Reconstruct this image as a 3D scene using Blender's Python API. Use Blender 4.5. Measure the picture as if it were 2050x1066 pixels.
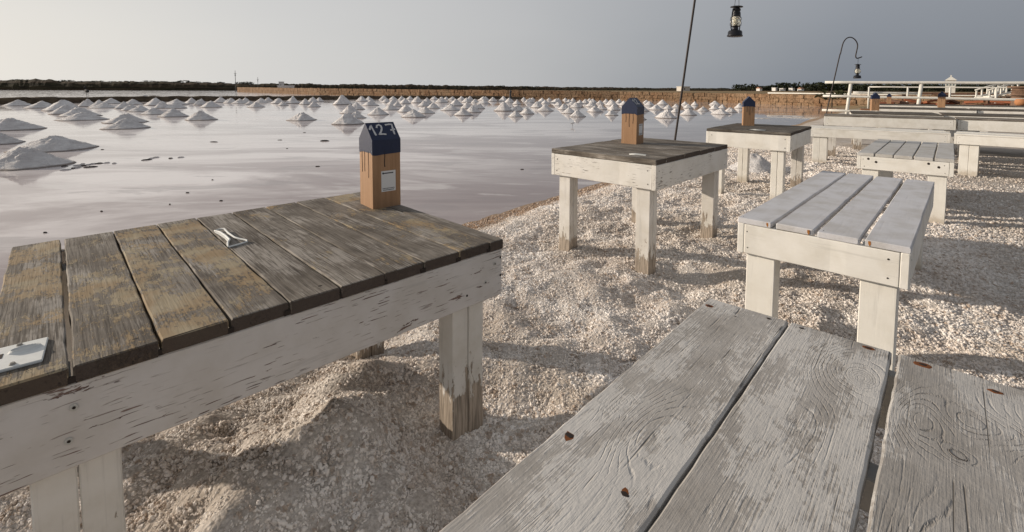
import bpy, bmesh, math, random
import numpy as np
from mathutils import Vector, Matrix, noise as mn
rnd = random.Random(7)
for o in list(bpy.data.objects):
    bpy.data.objects.remove(o)
S = bpy.context.scene
COL = S.collection
# ------------------------------------------------------------------ camera
H = 1.2
PT, RO, FPX = math.atan(59.5 / 945.0), 0.004, 945.0
cd = bpy.data.cameras.new('camera'); cam = bpy.data.objects.new('camera', cd); COL.objects.link(cam)
cd.sensor_width = 36.0; cd.lens = FPX / 2050 * 36.0
cd.shift_y = -(533 - 240) / 2050.0
cd.clip_start = 0.02; cd.clip_end = 9000
right = Vector((1, 0, 0)); up = Vector((0, math.sin(PT), math.cos(PT))); fwd = Vector((0, math.cos(PT), -math.sin(PT)))
r2 = math.cos(RO) * right + math.sin(RO) * up
u2 = math.cos(RO) * up - math.sin(RO) * right
cam.matrix_world = Matrix(((r2.x, u2.x, -fwd.x, 0), (r2.y, u2.y, -fwd.y, 0), (r2.z, u2.z, -fwd.z, H), (0, 0, 0, 1)))
S.camera = cam
# ------------------------------------------------------------------ light
SUN_EL, SUN_PHI = math.radians(15.0), math.radians(165.0)      # PHI: direction TO the sun, from +X counter-clockwise
sd = Vector((math.cos(SUN_PHI) * math.cos(SUN_EL), math.sin(SUN_PHI) * math.cos(SUN_EL), math.sin(SUN_EL)))
sl = bpy.data.lights.new('sun', 'SUN'); sun = bpy.data.objects.new('sun', sl); COL.objects.link(sun)
sl.energy = 4.4; sl.angle = math.radians(0.9); sl.color = (1.0, 0.87, 0.72)
sun.rotation_euler = (-sd).to_track_quat('-Z', 'Y').to_euler()
W = bpy.data.worlds.new('World'); S.world = W; W.use_nodes = True
wt = W.node_tree; wt.nodes.clear()
def wn(t, **k):
    n = wt.nodes.new(t)
    for a, b in k.items(): setattr(n, a, b)
    return n
wo = wn('ShaderNodeOutputWorld'); bg = wn('ShaderNodeBackground'); sky = wn('ShaderNodeTexSky')
sky.sky_type = 'NISHITA'; sky.sun_disc = False; sky.sun_elevation = SUN_EL
sky.sun_rotation = math.pi / 2 - SUN_PHI
sky.air_density = 1.0; sky.dust_density = 3.0; sky.ozone_density = 1.0
tc = wn('ShaderNodeTexCoord')
# a veil of high cloud: bright towards the sun, slate grey away from it
dot = wn('ShaderNodeVectorMath', operation='DOT_PRODUCT')
wt.links.new(tc.outputs['Generated'], dot.inputs[0]); dot.inputs[1].default_value = (math.cos(SUN_PHI), math.sin(SUN_PHI), 0.0)
cn = wn('ShaderNodeTexNoise'); cn.inputs['Scale'].default_value = 1.6; cn.inputs['Detail'].default_value = 3
mp = wn('ShaderNodeMapping'); mp.inputs['Scale'].default_value = (1, 1, 3.5)
wt.links.new(tc.outputs['Generated'], mp.inputs[0]); wt.links.new(mp.outputs[0], cn.inputs['Vector'])
ad = wn('ShaderNodeMath', operation='MULTIPLY_ADD'); ad.inputs[1].default_value = 0.17
wt.links.new(cn.outputs['Fac'], ad.inputs[0]); wt.links.new(dot.outputs['Value'], ad.inputs[2])
mr = wn('ShaderNodeMapRange'); mr.inputs['From Min'].default_value = -0.95; mr.inputs['From Max'].default_value = 1.05
wt.links.new(ad.outputs[0], mr.inputs['Value'])
cr = wn('ShaderNodeValToRGB'); e = cr.color_ramp
SKYR = [(0.0, (0.140, 0.158, 0.190)), (0.2, (0.185, 0.205, 0.240)), (0.35, (0.225, 0.248, 0.286)), (0.5, (0.345, 0.362, 0.385)), (0.65, (0.505, 0.510, 0.515)), (0.85, (0.68, 0.672, 0.655)), (1.0, (0.86, 0.83, 0.77))]
while len(e.elements) < len(SKYR): e.elements.new(0.5)
for el, (p, c) in zip(e.elements, SKYR): el.position = p; el.color = c + (1,)
wt.links.new(mr.outputs[0], cr.inputs[0])
# a little lighter overhead on the dark side, a little greyer overhead on the bright side
sx = wn('ShaderNodeSeparateXYZ'); wt.links.new(tc.outputs['Generated'], sx.inputs[0])
zr = wn('ShaderNodeMapRange'); zr.inputs['From Min'].default_value = 0.0; zr.inputs['From Max'].default_value = 0.26
wt.links.new(sx.outputs['Z'], zr.inputs['Value'])
zm = wn('ShaderNodeMix', data_type='RGBA'); zm.inputs[7].default_value = (0.50, 0.505, 0.525, 1)
zf = wn('ShaderNodeMath', operation='MULTIPLY'); zf.inputs[1].default_value = 0.42
wt.links.new(zr.outputs[0], zf.inputs[0]); wt.links.new(zf.outputs[0], zm.inputs[0]); wt.links.new(cr.outputs[0], zm.inputs[6])
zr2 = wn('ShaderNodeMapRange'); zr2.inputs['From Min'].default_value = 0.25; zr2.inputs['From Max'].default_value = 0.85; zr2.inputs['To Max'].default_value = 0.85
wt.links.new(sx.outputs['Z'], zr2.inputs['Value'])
zm2 = wn('ShaderNodeMix', data_type='RGBA'); zm2.inputs[7].default_value = (0.27, 0.28, 0.30, 1)  # unseen sky overhead, darkened to cut ambient light and deepen the shadows
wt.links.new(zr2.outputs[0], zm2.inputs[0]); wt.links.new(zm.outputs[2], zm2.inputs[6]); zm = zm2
sc10 = wn('ShaderNodeVectorMath', operation='SCALE'); sc10.inputs['Scale'].default_value = 10.0
wt.links.new(zm.outputs[2], sc10.inputs[0])
mx = wn('ShaderNodeMix', data_type='RGBA'); mx.inputs[0].default_value = 0.96
wt.links.new(sky.outputs[0], mx.inputs[6]); wt.links.new(sc10.outputs[0], mx.inputs[7])
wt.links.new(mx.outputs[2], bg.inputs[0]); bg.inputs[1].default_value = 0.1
wt.links.new(bg.outputs[0], wo.inputs[0])
S.view_settings.view_transform = 'Standard'; S.view_settings.look = 'None'
S.view_settings.exposure = 0.0; S.view_settings.gamma = 1.0; S.view_settings.use_curve_mapping = False
S.render.engine = 'CYCLES'
try: S.cycles.max_bounces = 6; S.cycles.use_denoising = True
except Exception: pass

# ------------------------------------------------------------------ material mini-language
class M:
    def __init__(s, name):
        s.m = bpy.data.materials.new(name); s.m.use_nodes = True; s.t = s.m.node_tree; s.t.nodes.clear()
        s.out = s.n('ShaderNodeOutputMaterial'); s.b = s.n('ShaderNodeBsdfPrincipled'); s.t.links.new(s.b.outputs[0], s.out.inputs[0])
    def n(s, t, **k):
        x = s.t.nodes.new(t)
        for a, b in k.items(): setattr(x, a, b)
        return x
    def put(s, sock, v):
        if isinstance(v, bpy.types.NodeSocket): s.t.links.new(v, sock)
        elif isinstance(v, (tuple, list)) and len(v) == 3 and sock.type == 'RGBA': sock.default_value = tuple(v) + (1,)
        else: sock.default_value = v
    def obj(s, rand=True):
        tcn = s.n('ShaderNodeTexCoord')
        if not rand: return tcn.outputs['Object']
        oi = s.n('ShaderNodeObjectInfo')
        r = s.ma('MULTIPLY', oi.outputs['Random'], 37.0)
        c = s.n('ShaderNodeCombineXYZ'); s.put(c.inputs[0], r); s.put(c.inputs[1], r); s.put(c.inputs[2], r)
        return s.vm('ADD', tcn.outputs['Object'], c.outputs[0])
    def rand(s): return s.n('ShaderNodeObjectInfo').outputs['Random']
    def pos(s): return s.n('ShaderNodeNewGeometry').outputs['Position']
    def vm(s, op, a, b=None, scale=None):
        x = s.n('ShaderNodeVectorMath', operation=op); s.put(x.inputs[0], a)
        if b is not None: s.put(x.inputs[1], b)
        if scale is not None: s.put(x.inputs['Scale'], scale)
        return x.outputs['Value'] if op in ('DOT_PRODUCT', 'LENGTH', 'DISTANCE') else x.outputs[0]
    def ma(s, op, a, b=None, c=None, clamp=False):
        x = s.n('ShaderNodeMath', operation=op, use_clamp=clamp); s.put(x.inputs[0], a)
        if b is not None: s.put(x.inputs[1], b)
        if c is not None: s.put(x.inputs[2], c)
        return x.outputs[0]
    def xyz(s, v):
        x = s.n('ShaderNodeSeparateXYZ'); s.put(x.inputs[0], v); return x.outputs
    def noise(s, v, scale=1.0, detail=4, rough=0.55, dist=0.0):
        x = s.n('ShaderNodeTexNoise'); s.put(x.inputs['Vector'], v); s.put(x.inputs['Scale'], scale)
        s.put(x.inputs['Detail'], detail); s.put(x.inputs['Roughness'], rough); s.put(x.inputs['Distortion'], dist)
        return x.outputs['Fac']
    def vor(s, v, scale, feature='F1', out='Distance'):
        x = s.n('ShaderNodeTexVoronoi', feature=feature); s.put(x.inputs['Vector'], v); s.put(x.inputs['Scale'], scale)
        return x.outputs[out]
    def step(s, v, a, b, lo=0.0, hi=1.0):
        x = s.n('ShaderNodeMapRange', interpolation_type='SMOOTHSTEP')
        s.put(x.inputs['Value'], v); s.put(x.inputs['From Min'], a); s.put(x.inputs['From Max'], b); s.put(x.inputs['To Min'], lo); s.put(x.inputs['To Max'], hi)
        return x.outputs[0]
    def mix(s, f, a, b, mode='MIX'):
        x = s.n('ShaderNodeMix', data_type='RGBA', blend_type=mode); s.put(x.inputs[0], f); s.put(x.inputs[6], a); s.put(x.inputs[7], b); return x.outputs[2]
    def ramp(s, v, pts):
        x = s.n('ShaderNodeValToRGB'); el = x.color_ramp
        while len(el.elements) < len(pts): el.elements.new(0.5)
        for q, (p, c) in zip(el.elements, pts): q.position = p; q.color = tuple(c) + (1,)
        s.put(x.inputs[0], v); return x.outputs[0]
    def bump(s, h, dist=0.002, strength=1.0, prev=None):
        x = s.n('ShaderNodeBump'); s.put(x.inputs['Height'], h); s.put(x.inputs['Distance'], dist); s.put(x.inputs['Strength'], strength)
        if prev is not None: s.put(x.inputs['Normal'], prev)
        return x.outputs[0]
    def fin(s, col, rough=0.8, normal=None, spec=0.3, **k):
        s.put(s.b.inputs['Base Color'], col); s.put(s.b.inputs['Roughness'], rough); s.put(s.b.inputs['Specular IOR Level'], spec)
        if normal is not None: s.put(s.b.inputs['Normal'], normal)
        for a, v in k.items(): s.put(s.b.inputs[a.replace('_', ' ')], v)
        return s.m

def axis_scale(m, v, axis, along, across):
    sc = [across] * 3; sc['xyz'.index(axis)] = along
    return m.vm('MULTIPLY', v, tuple(sc))

def mat_paint(name, axis='x', base=(0.70, 0.68, 0.64), wood=(0.15, 0.125, 0.10), flake=0.35, low=False, dirt=0.3, dash=0.0):
    """old white paint that flakes off along the grain"""
    m = M(name); v = m.obj(); raw = m.obj(False)
    g = m.noise(axis_scale(m, v, axis, 3.0, 45.0), 1.0, 5, 0.6)
    g2 = m.noise(axis_scale(m, v, axis, 9.0, 160.0), 1.0, 3, 0.6)
    big = m.noise(v, 3.0, 3, 0.5)
    fl = m.noise(axis_scale(m, v, axis, 10.0, 42.0), 1.0, 5, 0.72, 0.3)
    th = m.ma('SUBTRACT', 0.80 - 0.22 * flake, m.ma('MULTIPLY', m.step(big, 0.42, 0.72), 0.16 * flake))
    if low:
        z = m.xyz(raw)[2]     # leg boards have their origin at the foot
        lw = m.step(z, 0.02, 0.30, 1.0, 0.0)
        th = m.ma('SUBTRACT', th, m.ma('MULTIPLY', lw, 0.10 + 0.30 * flake))
        th = m.ma('SUBTRACT', th, m.ma('MULTIPLY', m.step(z, 0.02, 0.14, 1.0, 0.0), 0.16))
    fm = m.step(m.ma('SUBTRACT', fl, th), -0.008, 0.012)
    if dash:
        d = m.noise(axis_scale(m, v, axis, 13.0, 210.0), 1.0, 2, 0.5)
        dm = m.ma('MULTIPLY', m.step(d, 0.625, 0.65), m.step(m.noise(v, 5.0, 2), 0.50 - 0.12 * dash, 0.60))
        yy = m.xyz(raw)[1]; em = m.step(m.ma('ADD', m.ma('MULTIPLY', yy, -14.0), m.noise(axis_scale(m, v, axis, 9.0, 30.0), 1.0, 5, 0.7)), 1.62, 1.66); dm = m.ma('MAXIMUM', dm, m.ma('MULTIPLY', em, 1.0 if dash > 0.9 else 0.0))
        fm = m.ma('MAXIMUM', fm, dm)
    pc = m.mix(m.step(m.noise(v, 7.0, 5, 0.6), 0.35, 0.75, 0, dirt), base, tuple(c * f for c, f in zip(base, (0.66, 0.62, 0.54))))
    pc = m.mix(m.step(g, 0.30, 0.42, 0.28, 0.0), pc, tuple(c * 0.55 for c in base))
    wc = m.mix(m.step(g2, 0.3, 0.7), tuple(c * 0.6 for c in wood), tuple(c * 1.5 for c in wood))
    if axis == 'z': pc = m.mix(m.step(m.ma('ADD', m.xyz(raw)[2], m.ma('MULTIPLY', m.noise(v, 16.0, 4, 0.65), 0.16)), 0.08, 0.20, 0.65, 0.0), pc, (0.42, 0.35, 0.26))
    c = m.mix(fm, pc, wc)
    h = m.ma('ADD', m.ma('MULTIPLY', fm, -0.8), m.ma('MULTIPLY', g, 0.6))
    h = m.ma('ADD', h, m.ma('MULTIPLY', g2, 0.25))
    return m.fin(c, 0.62, m.bump(h, 0.0016, 0.8), 0.25)

def mat_grey_top(name, axis='x', ochre=0.5, tone=1.0):
    """weathered bare table boards with remains of ochre paint"""
    m = M(name); v = m.obj(); rn = m.rand()
    g = m.noise(axis_scale(m, v, axis, 2.2, 60.0), 1.0, 5, 0.65, 0.4)
    g2 = m.noise(axis_scale(m, v, axis, 8.0, 240.0), 1.0, 3, 0.6)
    big = m.noise(v, 4.5, 4, 0.6)
    blot = m.noise(v, 11.0, 5, 0.65)
    c = m.ramp(m.ma('ADD', m.ma('MULTIPLY', g, 0.45), m.ma('MULTIPLY', big, 0.55)), [(0.30, (0.065 * tone, 0.053 * tone, 0.043 * tone)), (0.45, (0.155 * tone, 0.134 * tone, 0.112 * tone)), (0.57, (0.245 * tone, 0.218 * tone, 0.187 * tone)), (0.72, (0.38 * tone, 0.345 * tone, 0.305 * tone))])
    bl = m.noise(m.vm('ADD', axis_scale(m, v, axis, 3.0, 9.0), (9.0, 1.0, 4.0)), 1.0, 5, 0.65)
    c = m.mix(m.step(m.ma('ADD', bl, m.ma('MULTIPLY_ADD', g2, 0.4, -0.2)), 0.53, 0.64, 0.0, 0.5), c, (0.46 * tone, 0.425 * tone, 0.385 * tone))
    c = m.mix(m.step(g2, 0.36, 0.50, 0.6, 0.0), c, (0.045, 0.037, 0.030))
    c = m.mix(m.step(blot, 0.52, 0.72, 0.0, 0.6), c, (0.085, 0.074, 0.062))
    # ochre paint left in patches, broken up by the grain
    am = m.ma('MULTIPLY_ADD', m.noise(m.vm('ADD', v, (3.1, 7.7, 1.3)), 6.5, 3, 0.5), 1.0, m.ma('MULTIPLY_ADD', rn, 0.36, -0.36 + 0.22 * ochre))
    brk = m.noise(axis_scale(m, v, axis, 26.0, 120.0), 1.0, 5, 0.8, 0.6); brk2 = m.noise(v, 70.0, 3, 0.7)
    om = m.step(m.ma('ADD', am, m.ma('ADD', m.ma('MULTIPLY_ADD', brk, 0.75, -0.375), m.ma('MULTIPLY_ADD', brk2, 0.3, -0.15))), 0.54, 0.60)
    oc = m.mix(m.step(m.noise(v, 9.0, 4, 0.6), 0.40, 0.62), (0.36, 0.255, 0.14), (0.40, 0.33, 0.215))
    c = m.mix(m.ma('MULTIPLY', om, 0.72), c, oc)
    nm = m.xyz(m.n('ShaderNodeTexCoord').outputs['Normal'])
    c = m.mix(m.step(m.ma('ABSOLUTE', nm[0]), 0.6, 0.9, 0.0, 0.93), c, (0.070, 0.054, 0.046))    # end grain, darkened further to stand for shade on the end faces
    h = m.ma('ADD', m.ma('MULTIPLY', g2, 0.6), m.ma('MULTIPLY', om, 0.5))
    h = m.ma('ADD', h, m.ma('MULTIPLY', g, 1.2))
    return m.fin(c, 0.85, m.bump(h, 0.0022, 0.9), 0.2)

def mat_bench_grain(name, knots, seed, shade=1.0, strength=1.0):
    """worn whitewashed pine: raised grain that winds round the knots (x along, y across)"""
    m = M(name); p = m.obj(False); o = m.xyz(p)
    v = m.vm('ADD', p, (seed * 3.3, seed * 5.1, 0.0))
    warp = m.noise(m.vm('MULTIPLY', v, (2.2, 7.0, 1.0)), 1.0, 2, 0.5)
    f = m.ma('MULTIPLY_ADD', warp, 4.0, m.ma('MULTIPLY', o[1], 60.0))
    near = None
    for (kx, ky, ax, ay, amp) in knots:
        dx = m.ma('MULTIPLY', m.ma('SUBTRACT', o[0], kx), 1.0 / ax); dy = m.ma('MULTIPLY', m.ma('SUBTRACT', o[1], ky), 1.0 / ay)
        q = m.ma('ADD', m.ma('MULTIPLY', dx, dx), m.ma('MULTIPLY', dy, dy))
        ex = m.ma('EXPONENT', m.ma('MULTIPLY', q, -1.0)); f = m.ma('MULTIPLY_ADD', ex, amp, f)
        e2 = m.ma('EXPONENT', m.ma('MULTIPLY', q, -0.45)); near = e2 if near is None else m.ma('MAXIMUM', near, e2)
    f = m.ma('MULTIPLY_ADD', m.noise(m.vm('MULTIPLY', v, (9.0, 60.0, 1.0)), 1.0, 3, 0.6), 0.55, f)
    ring = m.ma('ABSOLUTE', m.ma('SINE', m.ma('MULTIPLY', f, math.pi)))         # 0 in the groove
    gro = m.step(ring, 0.03, 0.5, 1.0, 0.0)
    amt = m.step(m.noise(m.vm('MULTIPLY', v, (4.0, 9.0, 1.0)), 1.0, 4, 0.6), 0.50, 0.70)
    amt = m.ma('MAXIMUM', m.ma('MULTIPLY', amt, 0.6), m.ma('MULTIPLY', m.step(near, 0.35, 0.8), m.step(m.noise(v, 14.0, 3), 0.35, 0.6, 0.25, 1.0)))
    cut = m.step(m.noise(m.vm('MULTIPLY', v, (26.0, 90.0, 1.0)), 1.0, 3, 0.7), 0.38, 0.60)
    gd = m.ma('MULTIPLY', gro, m.ma('MULTIPLY', amt, cut))
    fine = m.noise(m.vm('MULTIPLY', v, (14.0, 320.0, 1.0)), 1.0, 3, 0.6)
    blot = m.noise(v, 9.0, 6, 0.68)
    big = m.noise(m.vm('MULTIPLY', v, (2.5, 7.0, 1.0)), 1.0, 4, 0.6)
    c = m.ramp(m.ma('MULTIPLY_ADD', blot, 0.5, m.ma('MULTIPLY', big, 0.5)), [(0.33, (0.27 * shade, 0.245 * shade, 0.22 * shade)), (0.44, (0.43 * shade, 0.405 * shade, 0.375 * shade)), (0.56, (0.54 * shade, 0.515 * shade, 0.485 * shade)), (0.70, (0.70 * shade, 0.68 * shade, 0.65 * shade))])
    c = m.mix(m.ma('MULTIPLY', gd, 0.62), c, (0.14, 0.125, 0.11))
    c = m.mix(m.ma('MULTIPLY', m.ma('MULTIPLY', m.step(ring, 0.0, 0.7, 1.0, 0.0), 0.20), m.step(big, 0.3, 0.6, 1.0, 0.3)), c, (0.22, 0.205, 0.19))
    c = m.mix(m.step(fine, 0.30, 0.44, 0.25, 0.0), c, (0.22, 0.20, 0.18))
    # whitewash left in worn patches, broken by the grain
    wp = m.ma('ADD', m.noise(m.vm('MULTIPLY', m.vm('ADD', v, (7.7, 2.1, 0.0)), (3.2, 7.0, 1.0)), 1.0, 5, 0.62), m.ma('ADD', m.ma('MULTIPLY_ADD', fine, 0.30, -0.15), m.ma('MULTIPLY_ADD', m.noise(v, 55.0, 4, 0.75), 0.34, -0.17)))
    wm = m.step(wp, 0.47, 0.55)
    c = m.mix(m.ma('MULTIPLY', wm, 0.55), m.mix(0.22, c, (0.20, 0.175, 0.15)), (0.74 * shade, 0.72 * shade, 0.69 * shade))
    # long hair cracks
    ck = m.noise(m.vm('MULTIPLY', v, (0.7, 30.0, 1.0)), 1.0, 1, 0.3)
    cm = m.step(m.ma('ABSOLUTE', m.ma('SUBTRACT', ck, 0.5)), 0.0, 0.014, 1.0, 0.0)
    cm = m.ma('MULTIPLY', cm, m.step(m.noise(m.vm('MULTIPLY', v, (5.0, 30.0, 1.0)), 1.0, 2), 0.55, 0.61))
    c = m.mix(m.ma('MULTIPLY', cm, 0.7), c, (0.07, 0.06, 0.05))
    chip = m.noise(v, 75.0, 3, 0.7)
    c = m.mix(m.step(chip, 0.66, 0.72, 0.0, 0.45), c, (0.62, 0.60, 0.57))
    h = m.ma('ADD', m.ma('MULTIPLY', gd, -1.3 * strength), m.ma('MULTIPLY', blot, 1.3))
    h = m.ma('ADD', h, m.ma('MULTIPLY', fine, 0.45)); h = m.ma('ADD', h, m.ma('MULTIPLY', wm, 0.25)); h = m.ma('ADD', h, m.ma('MULTIPLY', cm, -1.6)); h = m.ma('ADD', h, m.ma('MULTIPLY', chip, 0.5))
    return m.fin(c, 0.66, m.bump(h, 0.0019, 0.9), 0.28)

def flat(name, col, rough=0.6, spec=0.3, metal=0.0, var=0.25, vs=30.0, bump=0.0):
    m = M(name); v = m.obj()
    c = m.mix(m.step(m.noise(v, vs, 4, 0.6), 0.3, 0.7, 0, var), col, tuple(x * 0.5 for x in col))
    return m.fin(c, rough, m.bump(m.noise(v, vs * 2, 4), 0.002, 0.6) if bump else None, spec, Metallic=metal)

WHITE = mat_paint('white_paint', 'x', (0.80, 0.78, 0.73), flake=0.20, dirt=0.42)
WHITE_LEG = mat_paint('white_paint_leg', 'z', (0.80, 0.78, 0.725), flake=0.10, low=False, dirt=0.3)
PEEL_LEG = mat_paint('peeling_leg_paint', 'z', (0.70, 0.68, 0.645), (0.32, 0.27, 0.22), flake=0.42, low=True, dirt=0.5)
PEEL = mat_paint('peeling_apron_paint', 'x', (0.60, 0.575, 0.56), (0.14, 0.095, 0.08), flake=0.50, dirt=0.4, dash=1.0)
PEEL2 = mat_paint('cracked_apron_paint', 'x', (0.73, 0.71, 0.67), (0.20, 0.17, 0.14), flake=0.28, dirt=0.35, dash=0.4)
SEAT = mat_paint('pale_grey_seat_paint', 'x', (0.62, 0.62, 0.645), (0.16, 0.14, 0.12), flake=0.22, dirt=0.6)
SEATF = mat_paint('worn_seat_paint', 'x', (0.54, 0.53, 0.515), (0.16, 0.14, 0.12), flake=0.2, dirt=0.6)
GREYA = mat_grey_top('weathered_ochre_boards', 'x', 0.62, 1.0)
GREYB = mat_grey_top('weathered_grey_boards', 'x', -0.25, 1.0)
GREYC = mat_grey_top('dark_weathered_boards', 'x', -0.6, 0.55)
NAIL = flat('dark_nail', (0.030, 0.022, 0.018), 0.8)
RUST = flat('rust', (0.21, 0.072, 0.022), 0.9, vs=160, var=0.7)
RUSTL = flat('rust_streak', (0.42, 0.17, 0.04), 0.9, vs=120, var=0.6)

# ------------------------------------------------------------------ object helpers
def link(name, me, mat=None, parent=None):
    o = bpy.data.objects.new(name, me); COL.objects.link(o)
    if mat is not None and not me.materials: me.materials.append(mat)
    if parent is not None: o.parent = parent
    return o
def tag(o, label=None, cat=None, group=None, kind=None):
    if label: o['label'] = label
    if cat: o['category'] = cat
    if group: o['group'] = group
    if kind: o['kind'] = kind
    return o
def thing(name, label, cat, loc=(0, 0, 0), rz=0.0, group=None):
    o = bpy.data.objects.new(name, None); COL.objects.link(o); o.location = loc; o.rotation_euler = (0, 0, rz); o.empty_display_size = 0.1
    return tag(o, label, cat, group)
def from_bm(bm, name, mat, parent=None, smooth=False):
    me = bpy.data.meshes.new(name); bm.normal_update(); bm.to_mesh(me); bm.free()
    if smooth:
        for p in me.polygons: p.use_smooth = True
    return link(name, me, mat, parent)
def add_box(bm, x0, x1, y0, y1, z0, z1):
    vs = [bm.verts.new(c) for c in ((x0, y0, z0), (x1, y0, z0), (x1, y1, z0), (x0, y1, z0), (x0, y0, z1), (x1, y0, z1), (x1, y1, z1), (x0, y1, z1))]
    for f in ((0, 3, 2, 1), (4, 5, 6, 7), (0, 1, 5, 4), (1, 2, 6, 5), (2, 3, 7, 6), (3, 0, 4, 7)): bm.faces.new([vs[i] for i in f])
    return vs
def board_mesh(name, L, Wd, T, wob=0.0012, bev=0.003, seg=10, seed=0):
    """a sawn board: length on X, width on Y, thickness on Z, centred, worn edges"""
    r = random.Random(seed * 131 + int(L * 997)); bm = bmesh.new()
    prof = [(-Wd / 2 + bev, -T / 2), (Wd / 2 - bev, -T / 2), (Wd / 2, -T / 2 + bev), (Wd / 2, T / 2 - bev), (Wd / 2 - bev, T / 2), (-Wd / 2 + bev, T / 2), (-Wd / 2, T / 2 - bev), (-Wd / 2, -T / 2 + bev)]
    rows = []
    xs = [-L / 2, -L / 2 + bev] + [-L / 2 + L * i / seg for i in range(1, seg)] + [L / 2 - bev, L / 2]
    for k, x in enumerate(xs):
        end = k in (0, len(xs) - 1); row = []
        dl, dr, dz = (r.uniform(-wob, wob) for _ in range(3))
        for (y, z) in prof:
            yy = y + (dl if y < 0 else dr); zz = z + dz * 0.5
            if end: yy -= math.copysign(bev * 0.8, y); zz -= math.copysign(bev * 0.8, z)
            row.append(bm.verts.new((x + (r.uniform(-wob, wob) if not end else 0), yy, zz)))
        rows.append(row)
    for a, b in zip(rows, rows[1:]):
        for i in range(8):
            j = (i + 1) % 8; bm.faces.new((a[i], b[i], b[j], a[j]))
    bm.faces.new(rows[0]); bm.faces.new(rows[-1][::-1])
    bmesh.ops.recalc_face_normals(bm, faces=bm.faces)
    me = bpy.data.meshes.new(name); bm.to_mesh(me); bm.free(); return me
_bc = {}
def board(name, parent, mat, loc, L, Wd, T, rot=(0, 0, 0), wob=0.0012, seg=10, v=0, label=None):
    key = (round(L, 4), round(Wd, 4), round(T, 4), wob, seg, v, mat.name)
    if key not in _bc:
        _bc[key] = board_mesh(name, L, Wd, T, wob, min(0.003, T * 0.15), seg, v); _bc[key].materials.append(mat)
    o = bpy.data.objects.new(name, _bc[key]); COL.objects.link(o); o.parent = parent; o.location = loc; o.rotation_euler = rot
    if label: o['label'] = label
    return o
_disc = {}
def disc_mesh(mat, n=9, seed=0, thick=0.0016, rough=0.25, sx=1.0):
    key = (mat.name, n, seed, thick, rough, sx)
    if key in _disc: return _disc[key]
    r = random.Random(seed); bm = bmesh.new(); a = []; b = []
    for i in range(n):
        t = 2 * math.pi * i / n; q = 1 - rough * r.random()
        a.append(bm.verts.new((q * math.cos(t) * sx, q * math.sin(t), 0.0))); b.append(bm.verts.new((0.8 * q * math.cos(t) * sx, 0.8 * q * math.sin(t), thick)))
    for i in range(n):
        j = (i + 1) % n; bm.faces.new((a[i], a[j], b[j], b[i]))
    bm.faces.new(b)
    me = bpy.data.meshes.new('disc'); bm.to_mesh(me); bm.free(); me.materials.append(mat); _disc[key] = me; return me
def nail(parent, loc, r=0.004, facing='z', mat=None, name='nail', seed=0, sx=1.0, rot=0.0):
    me = disc_mesh(mat or NAIL, seed=seed, thick=0.35, sx=sx)
    o = bpy.data.objects.new(name, me); COL.objects.link(o); o.parent = parent; o.location = loc
    o.scale = (r, r, 0.0022)
    if facing == '-y': o.rotation_euler = (math.pi / 2, 0, 0)
    elif facing == 'x': o.rotation_euler = (0, math.pi / 2, 0)
    elif facing == '-x': o.rotation_euler = (0, -math.pi / 2, 0)
    else: o.rotation_euler = (0, 0, rot)
    return o

def leg(parent, x, y, zt, depth, wx, wy, mat, seam='y', name='leg', zg=0.0):
    """square post made of two boards side by side; its origin is at the foot"""
    bm = bmesh.new(); r = rnd; g = 0.0015
    def pb(x0, x1, y0, y1):
        n0 = len(bm.verts); bev = 0.003; segs = 6
        loops = []
        for k in range(segs + 1):
            z = -depth + (zt - zg + depth) * k / segs; dx, dy = r.uniform(-.001, .001), r.uniform(-.001, .001)
            loops.append([bm.verts.new((px + dx, py + dy, z)) for px, py in ((x0 + bev, y0), (x1 - bev, y0), (x1, y0 + bev), (x1, y1 - bev), (x1 - bev, y1), (x0 + bev, y1), (x0, y1 - bev), (x0, y0 + bev))])
        for a, b in zip(loops, loops[1:]):
            for i in range(8): bm.faces.new((a[i], a[(i + 1) % 8], b[(i + 1) % 8], b[i]))
        bm.faces.new(loops[0][::-1]); bm.faces.new(loops[-1])
    if seam == 'y': pb(-wx / 2, wx / 2, -wy / 2, -g); pb(-wx / 2, wx / 2, g, wy / 2)
    elif seam == 'x': pb(-wx / 2, -g, -wy / 2, wy / 2); pb(g, wx / 2, -wy / 2, wy / 2)
    else: pb(-wx / 2, wx / 2, -wy / 2, wy / 2)
    o = from_bm(bm, name, mat, parent); o.location = (x, y, zg); return o

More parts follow.
